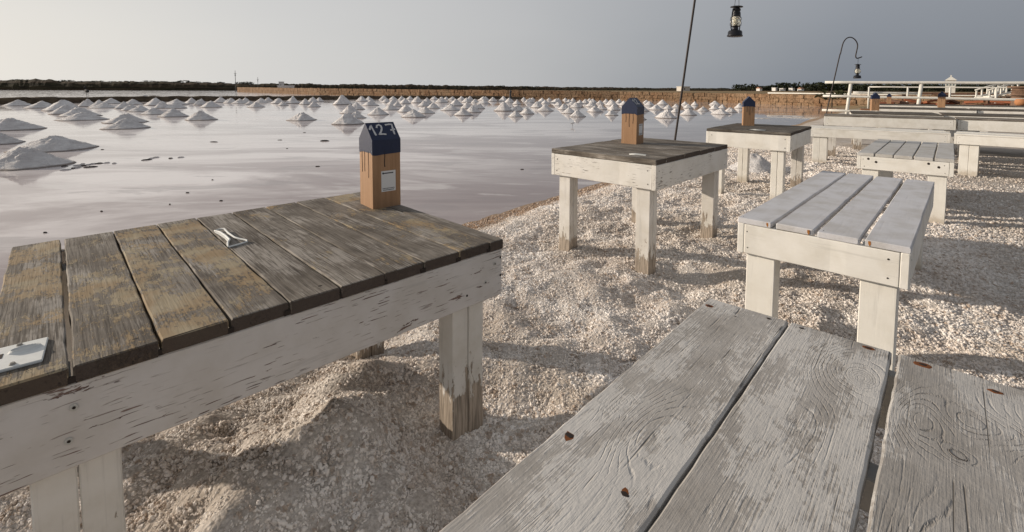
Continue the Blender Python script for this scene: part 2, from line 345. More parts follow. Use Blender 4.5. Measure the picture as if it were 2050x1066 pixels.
# a table or bench: local origin = front left corner on the ground, x along the front, y away from it
def furniture(name, label, cat, loc, rz, Wd, Dp, z, t, s, n, along, top, apron, legm, legw=(0.10, 0.10), ins=0.02, gap=0.006, group=None, seam='y', feet=None, cuts=None, seg=10, nails=True, ends='side', wob=0.0012, apron_in=0.0, leg_ins=None, rear=None):
    root = thing(name, label, cat, loc, rz, group); th = 0.030; v0 = rnd.randrange(1000)
    if cuts is None:
        tot = Wd if along == 'y' else Dp
        w = (tot - gap * (n - 1)) / n; cuts = [(i * (w + gap), i * (w + gap) + w) for i in range(n)]
    for i, (a, b) in enumerate(cuts):
        m = top[i % len(top)] if isinstance(top, list) else top
        lift, tw, ex = rnd.uniform(0, 0.0016), rnd.uniform(-0.006, 0.006), rnd.uniform(-0.003, 0.003)
        if along == 'y': board('plank', root, m, ((a + b) / 2, Dp / 2 + ex, z - t / 2 + lift), Dp, b - a, t, (tw, 0, math.pi / 2), wob, seg, v0 + i)
        else: board('plank', root, m, (Wd / 2 + ex, (a + b) / 2, z - t / 2 + lift), Wd, b - a, t, (tw, 0, 0), wob, seg, v0 + i)
    za = z - t - s / 2 - 0.0015; q = apron_in
    if ends == 'side':      # the side boards run through, their ends show in front
        board('apron', root, apron, (Wd / 2, q + th / 2, za), Wd - 2 * q - 2 * th - 0.002, th, s, (0, 0, 0), wob, seg, v0)
        board('apron', root, apron, (Wd / 2, Dp - q - th / 2, za), Wd - 2 * q - 2 * th - 0.002, th, s, (0, 0, 0), wob, seg, v0)
        for xx in (q + th / 2, Wd - q - th / 2): board('apron', root, apron, (xx, Dp / 2, za), Dp - 2 * q, th, s + 0.004, (0, 0, math.pi / 2), wob, seg, v0 + 1)
    else:
        for yy in (q + th / 2, Dp - q - th / 2): board('apron', root, apron, (Wd / 2, yy, za), Wd - 2 * q, th, s + 0.004, (0, 0, 0), wob, seg, v0)
        for xx in (q + th / 2, Wd - q - th / 2): board('apron', root, apron, (xx, Dp / 2, za), Dp - 2 * q - 2 * th - 0.002, th, s, (0, 0, math.pi / 2), wob, seg, v0 + 1)
    lx = leg_ins[0] if leg_ins else th + ins; ly = leg_ins[1] if leg_ins else th + 0.002
    lx += q; ly += q
    k = 0
    for yy in (ly + legw[1] / 2, Dp - ly - legw[1] / 2):
        for xx in (lx + legw[0] / 2, Wd - lx - legw[0] / 2):
            zt = z - t - 0.004; dz = feet[k] if feet else 0.0
            if rear and k >= 2: xx += (rear[0] if k == 3 else -rear[0]); yy = Dp - rear[1] - ly - legw[1] / 2 if k == 2 else yy
            mm = legm[k] if isinstance(legm, list) else legm
            leg(root, xx, yy, zt, 0.16, legw[0], legw[1], mm, seam, zg=dz); k += 1
    if nails:
        zf = z - t
        for xx in (0.055, Wd - 0.055):
            for zz in (zf - s * 0.25, zf - s * 0.8): nail(root, (xx + rnd.uniform(-.012, .012), q - 0.0005, zz), rnd.uniform(0.0035, 0.0055), '-y', seed=rnd.randrange(4))
        for yy in (0.05, Dp - 0.05):
            for zz in (zf - s * 0.25, zf - s * 0.8):
                nail(root, (Wd - q + 0.0005, yy + rnd.uniform(-.012, .012), zz), rnd.uniform(0.0035, 0.0055), 'x', seed=rnd.randrange(4))
                nail(root, (q - 0.0005, yy, zz), 0.0045, '-x', seed=rnd.randrange(4))
    return root

# ------------------------------------------------------------------ ground
ZW = -0.25
SL = (-0.72, 4.75); SD = (0.640, 0.768)          # shoreline: a point and its direction
SN = (0.768, -0.640)                              # points to the land
def shore_s(x, y):
    return (x - SL[0]) * SN[0] + (y - SL[1]) * SN[1]
def ss(a, b, x):
    t = np.clip((x - a) / (b - a), 0, 1); return t * t * (3 - 2 * t)
def vnoise(x, y, sc, seed=0.0):
    out = np.empty(x.shape); xf, yf, of = x.ravel(), y.ravel(), out.ravel()
    for i in range(xf.size): of[i] = mn.noise((xf[i] * sc + seed, yf[i] * sc - seed, seed * 0.7))
    return of.reshape(x.shape)
def ridge(x, y, ax, ay, bx, by, h, w):
    dx, dy = bx - ax, by - ay; L2 = dx * dx + dy * dy
    t = np.clip(((x - ax) * dx + (y - ay) * dy) / L2, 0, 1)
    d2 = (x - ax - t * dx) ** 2 + (y - ay - t * dy) ** 2
    return h * np.exp(-d2 / (w * w))
def bumpg(x, y, cx, cy, h, w): return h * np.exp(-((x - cx) ** 2 + (y - cy) ** 2) / (w * w))
def ground_z(x, y):
    s = shore_s(x, y)
    z = -0.55 + 0.30 * ss(-1.6, 0.0, s) + 0.25 * ss(-0.05, 1.15, s)
    land = ss(-0.1, 0.5, s); far = np.exp(-((x * x + y * y) / 900.0))
    n1 = vnoise(x, y, 1.1, 3.0); n2 = vnoise(x, y, 3.2, 9.0); n3 = vnoise(x, y, 8.0, 5.0)
    flatten = 1 - 0.7 * ss(1.2, 2.4, x - 0.55 * y + 0.6)
    z = z + land * far * (0.030 * n1 + 0.042 * n2 * flatten + 0.030 * n3 * flatten)
    # heaped salt in front of and under the near table, scooped out behind it
    z = z + ridge(x, y, -1.25, 1.30, -0.74, 1.20, 0.045, 0.14) + ridge(x, y, -0.74, 1.20, -0.58, 1.50, 0.075, 0.14) + ridge(x, y, -0.58, 1.50, -0.64, 1.88, 0.080, 0.16)
    z = z + bumpg(x, y, -1.10, 1.80, -0.05, 0.30) + bumpg(x, y, -0.9, 1.12, -0.04, 0.18)
    z = z + bumpg(x, y, -0.72, 2.36, -0.15, 0.30) + bumpg(x, y, 1.6, 2.55, 0.05, 0.25) + bumpg(x, y, 1.9, 2.2, -0.03, 0.3)
    cr_ = np.abs(vnoise(x, y, 4.5, 77.0)); nearm = np.exp(-(((x + 0.75) / 0.9) ** 2 + ((y - 1.5) / 0.6) ** 2))
    z = z + nearm * (0.05 * (0.35 - cr_) + 0.03 * vnoise(x, y, 13.0, 91.0)) + land * far * 0.012 * vnoise(x, y, 15.0, 44.0) * flatten
    wl = np.exp(-(((x + 0.13) ** 2 + (y - 1.60) ** 2) / 0.27 ** 2) ** 1.6); z = z * (1 - wl) - (0.060 - 0.02 * n3) * wl
    z = z + bumpg(x, y, 1.25, 2.9, -0.03, 0.28) + ridge(x, y, 0.9, 2.5, 1.5, 3.0, 0.03, 0.12)
    return z
def axis_pts(parts):
    out = [parts[0][0]]
    for a, b, st in parts:
        n = max(1, int(round((b - a) / st))); out += [a + (b - a) * (i + 1) / n for i in range(n)]
    return np.array(out)
def grid_mesh(name, X, Y, Z, keep=None):
    ny, nx = X.shape; co = np.stack([X, Y, Z], -1).reshape(-1, 3)
    idx = np.arange(ny * nx).reshape(ny, nx)
    f = np.stack([idx[:-1, :-1], idx[:-1, 1:], idx[1:, 1:], idx[1:, :-1]], -1).reshape(-1, 4)
    if keep is not None:
        k = keep.reshape(-1)[f].all(1); f = f[k]
    me = bpy.data.meshes.new(name); me.vertices.add(len(co)); me.vertices.foreach_set('co', co.ravel())
    me.loops.add(f.size); me.loops.foreach_set('vertex_index', f.ravel()); me.polygons.add(len(f))
    me.polygons.foreach_set('loop_start', np.arange(0, f.size, 4)); me.polygons.foreach_set('loop_total', np.full(len(f), 4))
    me.update(calc_edges=True); me.polygons.foreach_set('use_smooth', np.ones(len(f), bool)); return me

def salt_colour(m, p, grain=True):
    """colour of the salt and shell gravel from its place on the ground"""
    o = m.xyz(p)
    s = m.ma('ADD', m.ma('MULTIPLY', m.ma('SUBTRACT', o[0], SL[0]), SN[0]), m.ma('MULTIPLY', m.ma('SUBTRACT', o[1], SL[1]), SN[1]))
    s = m.ma('MULTIPLY_ADD', m.noise(p, 1.6, 4, 0.6), 0.8, m.ma('SUBTRACT', s, 0.4))
    n = m.noise(p, 2.3, 5, 0.6); n2 = m.noise(p, 0.8, 3, 0.5)
    c = m.mix(m.step(n, 0.35, 0.68), (0.70, 0.63, 0.57), (0.91, 0.865, 0.82))
    c = m.mix(m.step(n2, 0.50, 0.66, 0.0, 0.5), c, (0.50, 0.43, 0.35))
    # brown wet band along the water
    c = m.mix(m.step(s, 0.30, 0.62, 0.9, 0.0), c, (0.33, 0.20, 0.11))
    # trodden grey path on the right
    w = m.ma('SUBTRACT', o[0], m.ma('MULTIPLY', o[1], 0.74)); w = m.ma('MULTIPLY_ADD', n, 0.9, w)
    c = m.mix(m.step(w, 0.95, 1.7, 0.0, 0.55), c, (0.40, 0.365, 0.33))
    return c
def mat_ground():
    m = M('salt_ground'); p = m.pos()
    c = salt_colour(m, p)
    f = m.noise(p, 90.0, 4, 0.7); f2 = m.vor(p, 75.0)
    c = m.mix(m.step(f, 0.30, 0.70, 0.70, 0.25), c, (0.24, 0.20, 0.16))  # base darkened to paint the shadowed gaps between the pebbles
    o = m.xyz(p)
    dist = m.vm('LENGTH', p)
    plain = m.mix(m.step(m.noise(m.vm('MULTIPLY', p, (0.02, 0.08, 1)), 1.0, 5, 0.6), 0.4, 0.62), (0.30, 0.215, 0.125), (0.20, 0.16, 0.09))
    c = m.mix(m.step(dist, 28.0, 46.0), c, plain)
    h = m.ma('ADD', m.ma('MULTIPLY', f, 0.6), m.ma('MULTIPLY', f2, -0.8))
    return m.fin(c, 0.95, m.bump(h, 0.006, 0.8), 0.15)
GX = axis_pts([(-60, -12, 4), (-12, -3, 0.5), (-3, 5.0, 0.035), (5.0, 12, 0.15), (12, 40, 1.0), (40, 400, 20), (400, 4000, 300)])
GY = axis_pts([(-40, -6, 3), (-6, 0.2, 0.4), (0.2, 5.5, 0.035), (5.5, 14, 0.12), (14, 40, 1.0), (40, 400, 20), (400, 4000, 300)])
XX, YY = np.meshgrid(GX, GY); ZZ = ground_z(XX, YY)
g = link('salt_ground', grid_mesh('salt_ground', XX, YY, ZZ), mat_ground()); tag(g, kind='structure')

# ---- loose salt crystals and shell gravel: one uncountable mass
def ico_pebble(m): return None
mp_ = M('salt_gravel'); pp = mp_.pos(); cc = salt_colour(mp_, pp)
cell = mp_.vor(pp, 55.0, out='Color'); cx_ = mp_.xyz(cell)
cc = mp_.mix(mp_.step(cx_[0], 0.55, 1.0, 0.0, 0.55), cc, (0.92, 0.89, 0.86))
cc = mp_.mix(mp_.step(cx_[1], 0.70, 1.0, 0.0, 0.75), cc, (0.34, 0.24, 0.165))
cc = mp_.mix(mp_.step(cx_[2], 0.66, 1.0, 0.0, 0.5), cc, (0.44, 0.38, 0.32))
GRAVEL = mp_.fin(cc, 0.75, None, 0.35)
def gravel():
    gx = np.arange(-2.2, 9.5, 0.06); gy = np.arange(0.55, 13.0, 0.06)
    X, Y = np.meshgrid(gx, gy); Z = ground_z(X, Y); s = shore_s(X, Y); d = np.hypot(X, Y)
    keep = (s > -0.02) & (np.abs(X) < 1.35 * Y + 0.9) & (d < 12.5)
    me = grid_mesh('salt_gravel', X, Y, Z, keep)
    dens = np.where(d < 2.9, 23500, np.where(d < 5.5, 23500 * (2.9 / d) ** 1.8, 7430 * (5.5 / d) ** 1.6))
    n = vnoise(X, Y, 1.7, 21.0) + 0.5 * vnoise(X, Y, 5.0, 31.0)
    patch = 1 - 0.38 * ss(0.14, 0.45, n)
    path = 1 - 0.78 * ss(0.95, 1.9, X - 0.74 * Y + 0.35 * n)
    sand = 1 - 0.85 * np.exp(-(((X - 1.32) / 0.42) ** 2 + ((Y - 3.02) / 0.20) ** 2))
    dens = dens * patch * path * sand
    size = 0.0043 * np.clip((d / 2.6) ** 0.9, 1.0, 2.4) * (1 + 0.25 * vnoise(X, Y, 2.6, 55.0))
    for nm, arr in (('dens', dens), ('size', size)):
        a = me.attributes.new(nm, 'FLOAT', 'POINT'); a.data.foreach_set('value', arr.ravel().astype(np.float32))
    o = link('salt_gravel', me, GRAVEL)
    tag(o, 'loose off-white salt crystals and shell gravel strewn over the beach', 'gravel', kind='stuff')
    ng = bpy.data.node_groups.new('gravel', 'GeometryNodeTree')
    ng.interface.new_socket('Geometry', in_out='INPUT', socket_type='NodeSocketGeometry'); ng.interface.new_socket('Geometry', in_out='OUTPUT', socket_type='NodeSocketGeometry')
    N, Lk = ng.nodes, ng.links
    gi = N.new('NodeGroupInput'); go = N.new('NodeGroupOutput')
    dp = N.new('GeometryNodeDistributePointsOnFaces'); Lk.new(gi.outputs[0], dp.inputs['Mesh'])
    na = N.new('GeometryNodeInputNamedAttribute'); na.data_type = 'FLOAT'; na.inputs['Name'].default_value = 'dens'; Lk.new(na.outputs['Attribute'], dp.inputs['Density'])
    nb = N.new('GeometryNodeInputNamedAttribute'); nb.data_type = 'FLOAT'; nb.inputs['Name'].default_value = 'size'
    join = N.new('GeometryNodeJoinGeometry')
    for k in range(3):
        ic = N.new('GeometryNodeMeshIcoSphere'); ic.inputs['Radius'].default_value = 1.0; ic.inputs['Subdivisions'].default_value = 2 if k == 0 else 1 + (k == 1)
        sp = N.new('GeometryNodeSetPosition'); nz = N.new('ShaderNodeTexNoise'); nz.noise_dimensions = '4D'; nz.inputs['Scale'].default_value = 0.9; nz.inputs['W'].default_value = k * 7.3; nz.inputs['Detail'].default_value = 1
        sb = N.new('ShaderNodeVectorMath'); sb.operation = 'SUBTRACT'; sb.inputs[1].default_value = (0.5, 0.5, 0.5); Lk.new(nz.outputs['Color'], sb.inputs[0])
        sc = N.new('ShaderNodeVectorMath'); sc.operation = 'SCALE'; sc.inputs['Scale'].default_value = 1.6; Lk.new(sb.outputs[0], sc.inputs[0])
        Lk.new(ic.outputs['Mesh'], sp.inputs['Geometry']); Lk.new(sc.outputs[0], sp.inputs['Offset'])
        gi2 = N.new('GeometryNodeGeometryToInstance'); Lk.new(sp.outputs[0], gi2.inputs[0]); Lk.new(gi2.outputs[0], join.inputs[0])
    iop = N.new('GeometryNodeInstanceOnPoints'); Lk.new(dp.outputs['Points'], iop.inputs['Points']); Lk.new(join.outputs[0], iop.inputs['Instance'])
    iop.inputs['Pick Instance'].default_value = True
    rv = N.new('FunctionNodeRandomValue'); rv.data_type = 'FLOAT_VECTOR'; rv.inputs[0].default_value = (0, 0, 0); rv.inputs[1].default_value = (6.28, 6.28, 6.28); Lk.new(rv.outputs[0], iop.inputs['Rotation'])
    rs = N.new('FunctionNodeRandomValue'); rs.data_type = 'FLOAT'; rs.inputs[2].default_value = 0.0; rs.inputs[3].default_value = 1.0; rs.inputs['Seed'].default_value = 5
    pw = N.new('ShaderNodeMath'); pw.operation = 'POWER'; pw.inputs[1].default_value = 6.0; Lk.new(rs.outputs[1], pw.inputs[0])
    ma_ = N.new('ShaderNodeMath'); ma_.operation = 'MULTIPLY_ADD'; ma_.inputs[1].default_value = 1.3; ma_.inputs[2].default_value = 0.66; Lk.new(pw.outputs[0], ma_.inputs[0])
    mb_ = N.new('ShaderNodeMath'); mb_.operation = 'MULTIPLY'; Lk.new(ma_.outputs[0], mb_.inputs[0]); Lk.new(nb.outputs['Attribute'], mb_.inputs[1])
    rv2 = N.new('FunctionNodeRandomValue'); rv2.data_type = 'FLOAT_VECTOR'; rv2.inputs[0].default_value = (0.8, 0.6, 0.5); rv2.inputs[1].default_value = (1.3, 1.1, 0.95); rv2.inputs['Seed'].default_value = 9
    vs = N.new('ShaderNodeVectorMath'); vs.operation = 'SCALE'; Lk.new(rv2.outputs[0], vs.inputs[0]); Lk.new(mb_.outputs[0], vs.inputs['Scale']); Lk.new(vs.outputs[0], iop.inputs['Scale'])
    sm = N.new('GeometryNodeSetMaterial'); sm.inputs['Material'].default_value = GRAVEL
    Lk.new(iop.outputs[0], sm.inputs[0])
    Lk.new(sm.outputs[0], go.inputs[0])
    md = o.modifiers.new('gravel', 'NODES'); md.node_group = ng
gravel()

# ---- water of the pan
def mat_water():
    m = M('brine'); p = m.pos(); o = m.xyz(p)
    u = m.ma('ADD', m.ma('MULTIPLY', o[0], SD[0]), m.ma('MULTIPLY', o[1], SD[1])); w = m.ma('ADD', m.ma('MULTIPLY', o[0], SN[0]), m.ma('MULTIPLY', o[1], SN[1]))
    n = m.noise(m.vm('MULTIPLY', p, (0.13, 0.42, 1.0)), 1.0, 6, 0.64, 0.9)
    n2 = m.noise(m.vm('MULTIPLY', p, (0.55, 1.9, 1.0)), 1.0, 5, 0.6, 0.5)
    pink = m.mix(m.step(n, 0.41, 0.59), (0.38, 0.295, 0.285), (0.88, 0.81, 0.795))
    # darker open water towards the beach, crusted salt floor on the far left
    sdist = m.ma('SUBTRACT', m.ma('MULTIPLY', SL[0], SN[0]) if False else (SL[0] * SN[0] + SL[1] * SN[1]), w)
    near = m.step(m.ma('MULTIPLY_ADD', n, 5.0, sdist), 2.6, 8.5, 1.0, 0.0)
    c = m.mix(m.ma('MULTIPLY', near, 0.85), pink, (0.20, 0.135, 0.125))
    left = m.step(m.ma('MULTIPLY_ADD', n, 6.0, m.ma('MULTIPLY', o[0], -1.0)), 4.0, 14.0)
    c = m.mix(m.ma('MULTIPLY', left, 0.45), c, (0.80, 0.745, 0.73))
    deep = m.step(o[0], -6.0, 10.0)
    c = m.mix(m.ma('MULTIPLY', deep, 0.6), c, (0.30, 0.285, 0.29))
    c = m.mix(m.step(n2, 0.55, 0.66, 0.0, 0.45), c, (0.78, 0.74, 0.72))
    c = m.mix(m.step(n2, 0.36, 0.44, 0.4, 0.0), c, (0.20, 0.16, 0.155))
    rip = m.noise(m.vm('MULTIPLY', p, (1.5, 5.0, 1.0)), 1.0, 3, 0.5)
    crust = m.ma('MULTIPLY', left, m.step(n2, 0.42, 0.6))
    rough = m.ma('MULTIPLY_ADD', crust, 0.10, m.ma('MULTIPLY_ADD', m.step(n, 0.45, 0.62), 0.05, 0.035))
    m.fin(c, rough, m.bump(rip, 0.004, 0.10), 0.5, IOR=1.33)
    return m.m
wx = axis_pts([(-3000, 3000, 600)]); wy = axis_pts([(-60, 3000, 510)])
WX, WY = np.meshgrid(wx, wy)
tag(link('pan_water', grid_mesh('pan_water', WX, WY, np.full(WX.shape, ZW)), mat_water()), kind='structure')

# ---- thin rafts of salt crust and dark debris in the shallow brine
CRUST = flat('salt_crust', (0.60, 0.57, 0.55), 0.8, vs=12)
DEBRIS = flat('dark_debris', (0.05, 0.042, 0.035), 0.9)
def raft(name, label, cat, x, y, lx, ly, mat, seed, h=0.008, rz=0.0, group=None, lumps=0):
    r = random.Random(seed); bm = bmesh.new(); n = 26; prev = []
    for ring, (q, z) in enumerate(((1.0, -0.004), (0.9, h * 0.3), (0.5, h * 0.7))):
        cur = []
        for i in range(n):
            t = 2 * math.pi * i / n; k = q * (0.72 + 0.5 * mn.noise((math.cos(t) * 1.7 + seed, math.sin(t) * 1.7, seed)) + 0.45 * mn.noise((math.cos(t) * 5 + seed, math.sin(t) * 5, seed)))
            cur.append(bm.verts.new((lx * k * math.cos(t), ly * k * math.sin(t), z * (1 + 0.5 * r.random()))))
        if prev:
            for i in range(n): bm.faces.new((prev[i], prev[(i + 1) % n], cur[(i + 1) % n], cur[i]))
        prev = cur
    bm.faces.new(prev); o = from_bm(bm, name, mat); o.location = (x, y, ZW + 0.002); o.rotation_euler = (0, 0, rz)
    return tag(o, label, cat, group)

# ------------------------------------------------------------------ salt heaps
def mat_heap():
    m = M('heaped_salt'); v = m.obj(); n = m.noise(v, 3.0, 5, 0.6)
    c = m.mix(m.step(n, 0.35, 0.7), (0.70, 0.665, 0.65), (0.90, 0.875, 0.86))
    c = m.mix(m.step(m.noise(v, 9.0, 4, 0.7), 0.60, 0.75, 0.0, 0.35), c, (0.55, 0.49, 0.45))
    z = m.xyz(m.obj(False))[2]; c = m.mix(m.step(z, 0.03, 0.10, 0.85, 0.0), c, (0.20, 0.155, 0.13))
    h = m.ma('ADD', m.noise(v, 6.0, 6, 0.7), m.ma('MULTIPLY', m.noise(v, 22.0, 3, 0.7), 0.5))
    return m.fin(c, 0.9, m.bump(h, 0.08, 0.8), 0.2)
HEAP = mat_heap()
WET = flat('wet_heap_foot', (0.16, 0.135, 0.12), 0.6)
def heap_mesh(k, nr=12, na=36):
    r = random.Random(100 + k); bm = bmesh.new(); rows = []
    sh = r.uniform(1.05, 1.35); twin = r.random() < 0.25; ta = r.uniform(0, 6.28)
    for i in range(nr + 1):
        q = i / nr; row = []
        for j in range(na if i else 1):
            t = 2 * math.pi * j / na; x, y = math.cos(t) * q, math.sin(t) * q
            rad = 1 + 0.10 * mn.noise((math.cos(t) * 1.3 + k * 5, math.sin(t) * 1.3, k)) * 1.6
            z = (1 - q) ** sh; z = z * 0.93 if q < 0.08 else z
            z = z + 0.15 * mn.noise((x * 2.2 + k * 3, y * 2.2, k * 1.7)) * (1 - q) + 0.085 * mn.noise((x * 7 + k, y * 7, 3)) * (0.25 + 1 - q) + (0.05 if nr > 20 else 0.03) * mn.noise((x * 14 + k, y * 14, 8)) * (1.2 - q) + (0.03 * mn.noise((x * 33 + k, y * 33, 5)) if nr > 20 else 0)
            if twin:
                d = math.hypot(x - 0.35 * math.cos(ta), y - 0.35 * math.sin(ta)); z = max(z, 0.75 * max(0, 1 - d / 0.62))
            if i == nr: z = -0.06
            else: z = max(z, 0.0) if q < 0.97 else z
            row.append(bm.verts.new((x * rad, y * rad, z)))
        rows.append(row)
    for j in range(na): bm.faces.new((rows[0][0], rows[1][j], rows[1][(j + 1) % na]))
    for a, b in zip(rows[1:], rows[2:]):
        for j in range(na): bm.faces.new((a[j], b[j], b[(j + 1) % na], a[(j + 1) % na]))
    me = bpy.data.meshes.new('salt_heap'); bmesh.ops.recalc_face_normals(bm, faces=bm.faces); bm.to_mesh(me); bm.free(); me.materials.append(HEAP)
    for p in me.polygons: p.use_smooth = True
    return me
NEARM = [heap_mesh(k, 26, 72) for k in range(3)]; FARM = [heap_mesh(10 + k) for k in range(9)]
PILES=[(-40.4,38.6,0.90,0.47),(-34.6,34.7,0.90,0.49),(-29.1,30.6,1.00,0.70),(-25.2,26.6,0.68,0.47),(-22.6,24.6,0.91,0.46),(-19.8,21.7,0.87,0.33),(-17.6,16.5,0.86,0.40),(-33.6,37.4,0.61,0.58),(-31.5,36.0,0.56,0.56),(-30.3,35.0,0.84,0.37),(-38.0,44.7,0.87,0.51),(-52.0,66.9,0.83,0.53),(-27.7,33.7,0.55,0.47),(-34.4,42.8,0.73,0.46),(-25.4,31.5,0.56,0.39),(-23.4,29.7,0.64,0.39),(-16.6,20.2,0.80,0.38),(-14.1,17.2,0.71,0.35),(-10.9,11.2,0.71,0.32),(-9.1,8.8,0.67,0.35),(-13.5,12.3,0.51,0.07),(-30.7,40.7,0.76,0.60),(-25.7,34.7,0.54,0.51),(-20.1,26.5,0.59,0.38),(-30.1,42.3,0.96,0.49),(-25.0,35.0,0.72,0.44),(-17.6,24.5,0.66,0.41),(-31.3,46.1,0.64,0.55),(-27.7,42.1,0.57,0.55),(-23.6,37.0,0.69,0.51),(-30.7,49.7,0.62,0.53),(-14.5,22.0,0.64,0.43),(-28.7,48.2,0.65,0.53),(-27.0,46.8,0.68,0.46),(-29.2,51.7,0.48,0.54),(-24.3,43.8,0.45,0.35),(-20.4,37.6,0.62,0.39),(-25.8,48.6,0.65,0.51),(-29.0,56.2,0.52,0.47),(-40.6,82.5,0.60,0.50),(-23.4,47.3,0.68,0.52),(-20.2,41.6,0.47,0.37),(-22.1,47.6,0.79,0.71),(-19.5,44.5,0.53,0.53),(-22.3,52.9,0.60,0.58),(-16.2,38.6,0.52,0.46),(-9.8,22.0,0.59,0.37),(-22.4,54.9,0.51,0.61),(-16.0,44.6,0.85,0.85),(-18.1,56.9,0.65,0.61),(-18.0,59.5,0.80,0.45),(-26.9,88.7,0.46,0.62),(-12.6,42.1,0.70,0.48),(-11.2,34.0,0.56,0.52),(-9.8,28.6,0.55,0.53),(-7.9,23.9,0.47,0.33),(-6.9,19.8,0.61,0.47),(-7.7,27.1,0.56,0.39),(-17.7,65.1,0.60,0.56),(-14.1,52.9,0.44,0.64),(-17.2,68.4,0.64,0.45),(-11.3,44.9,0.65,0.52),(-8.6,33.4,0.53,0.46),(-9.7,39.8,0.45,0.46),(-15.3,65.4,0.54,0.60),(-10.9,48.0,0.59,0.58),(-14.9,68.9,0.60,0.46),(-10.4,51.8,0.69,0.86),(-6.9,30.7,0.55,0.48),(-5.2,25.0,0.62,0.40),(-5.3,28.9,0.54,0.39),(-6.2,37.1,0.54,0.40),(-8.7,48.3,0.60,0.78),(-7.7,41.3,0.58,0.49),(-17.1,102.4,0.48,0.56),(-12.0,73.0,0.53,0.52),(-7.8,52.1,0.70,0.63),(-9.7,69.7,0.47,0.42),(-9.3,73.7,0.61,0.57),(-5.1,42.9,0.62,0.60),(-4.3,33.1,0.63,0.45),(-7.2,67.1,0.69,0.51),(-6.0,67.2,0.55,0.61),(-5.2,54.4,0.62,0.55),(-3.5,36.4,0.47,0.54),(-4.1,52.4,0.46,0.42),(-2.5,30.3,0.47,0.48),(-2.8,26.9,0.50,0.39),(-5.9,105.7,0.49,0.69),(-3.9,64.7,0.80,0.52),(-3.0,49.3,0.76,0.43),(-2.5,36.4,0.41,0.55),(-2.4,59.3,0.55,0.72),(-1.1,59.6,0.62,0.66),(-0.3,53.1,0.58,0.53),(-0.6,32.7,0.64,0.65),(0.5,47.8,0.47,0.68),(0.4,32.6,0.45,0.42),(0.2,25.6,0.38,0.32),(1.7,68.5,0.42,0.44),(2.0,53.5,0.66,0.53),(0.9,28.7,0.39,0.39),(3.3,76.1,0.43,0.34),(3.4,53.6,0.61,0.54),(2.1,39.0,0.56,0.54),(3.5,49.8,0.46,0.40),(5.7,72.6,0.37,0.34),(2.3,32.9,0.56,0.43),(6.2,63.2,0.39,0.45),(5.0,53.9,0.67,0.48),(4.3,43.9,0.45,0.37),(7.7,68.2,0.35,0.30),(3.9,35.3,0.46,0.43),(6.5,53.9,0.45,0.43),(8.2,63.6,0.39,0.38),(6.4,50.1,0.39,0.25),(5.3,39.3,0.49,0.43),(7.2,50.3,0.42,0.51),(3.6,29.6,0.49,0.37),(3.6,25.9,0.45,0.36),(8.1,52.2,0.46,0.45),(11.5,70.2,0.33,0.28),(9.3,54.4,0.51,0.49),(7.0,41.7,0.52,0.46),(9.4,50.5,0.42,0.35),(5.6,31.9,0.48,0.39),(6.7,35.6,0.44,0.39),(11.3,56.7,0.41,0.46),(9.4,44.6,0.62,0.61),(12.9,56.9,0.41,0.40),(7.5,34.8,0.43,0.48),(5.8,27.4,0.37,0.38),(10.9,46.1,0.57,0.41),(14.5,57.3,0.53,0.46),(10.8,42.0,0.39,0.38),(9.2,33.4,0.48,0.43),(6.3,23.5,0.39,0.56),(15.7,55.2,0.40,0.35),(13.1,45.0,0.53,0.40),(15.3,48.1,0.55,0.50),(10.9,35.7,0.57,0.40),(12.2,36.9,0.38,0.34),(13.9,40.0,0.35,0.32),(10.8,31.2,0.27,0.34),(8.2,25.0,0.57,0.46),(17.7,48.3,0.35,0.44),(14.6,39.1,0.40,0.35),(18.1,46.8,0.36,0.42),(10.5,28.1,0.49,0.37),(13.6,33.7,0.38,0.26),(13.9,34.3,0.40,0.30),(20.8,48.4,0.54,0.40),(15.7,36.6,0.38,0.36),(17.5,39.3,0.32,0.32),(13.0,29.3,0.53,0.34),(14.9,32.2,0.39,0.33),(19.1,39.6,0.40,0.51)]
NEAR_LABELS = {
    (-10.9, 11.2): 'white salt heap in the shallow brine at left, the one just behind the nearest heap',
    (-9.1, 8.8): 'nearest and largest-looking white salt heap, low in the brine at the left edge',
    (-13.5, 12.3): 'low salt heap cut off by the left edge behind the nearest heap',
    (-17.6, 16.5): 'broad grey-shaded salt heap at the left edge behind the two nearest heaps',
    (-14.1, 17.2): 'front heap of the overlapping pair left of centre, with a long flat right flank',
    (-16.6, 20.2): 'rear heap of the overlapping pair left of centre, half hidden by its twin',
    (-19.8, 21.7): 'front heap of the leftmost stacked cluster, rounded with a sunlit left edge',
    (-14.5, 22.0): 'lumpy salt heap standing alone at the right end of the left cluster',
    (-9.8, 22.0): 'solitary white salt heap mirrored in the open brine left of the number post',
    (-6.9, 19.8): 'wide white salt heap directly above the blue roof of the near number post, frontmost there',
    (-17.6, 24.5): 'pale salt heap with a wide reflection left of the lumpy solitary heap',
    (5.8, 27.4): 'salt heap half hidden behind the blue-topped post of the second table',
    (8.2, 25.0): 'tall white salt heap just left of the leaning iron pole, its reflection clear below',
    (-5.2, 25.0): 'frontmost broad heap right of the near number post, darker line at its foot',
    (0.2, 25.6): 'small front-row heap in the centre with a pointed reflection',
    (3.6, 25.9): 'front-row heap left of the second table post, nearest of its column',
}
ORDS = ['first', 'second', 'third', 'fourth', 'fifth', 'sixth', 'seventh', 'eighth', 'ninth', 'tenth', 'eleventh', 'twelfth', '13th', '14th', '15th', '16th', '17th', '18th', '19th', '20th']
def ordn(n):
    if n < 20: return ORDS[n]
    k = n + 1; return '%d%s' % (k, {1: 'st', 2: 'nd', 3: 'rd'}.get(k % 10, 'th'))
BANDS = [(0, 33, 'front'), (33, 40, 'second'), (40, 48, 'middle'), (48, 56, 'fourth'), (56, 200, 'rearmost')]
FARL = {}
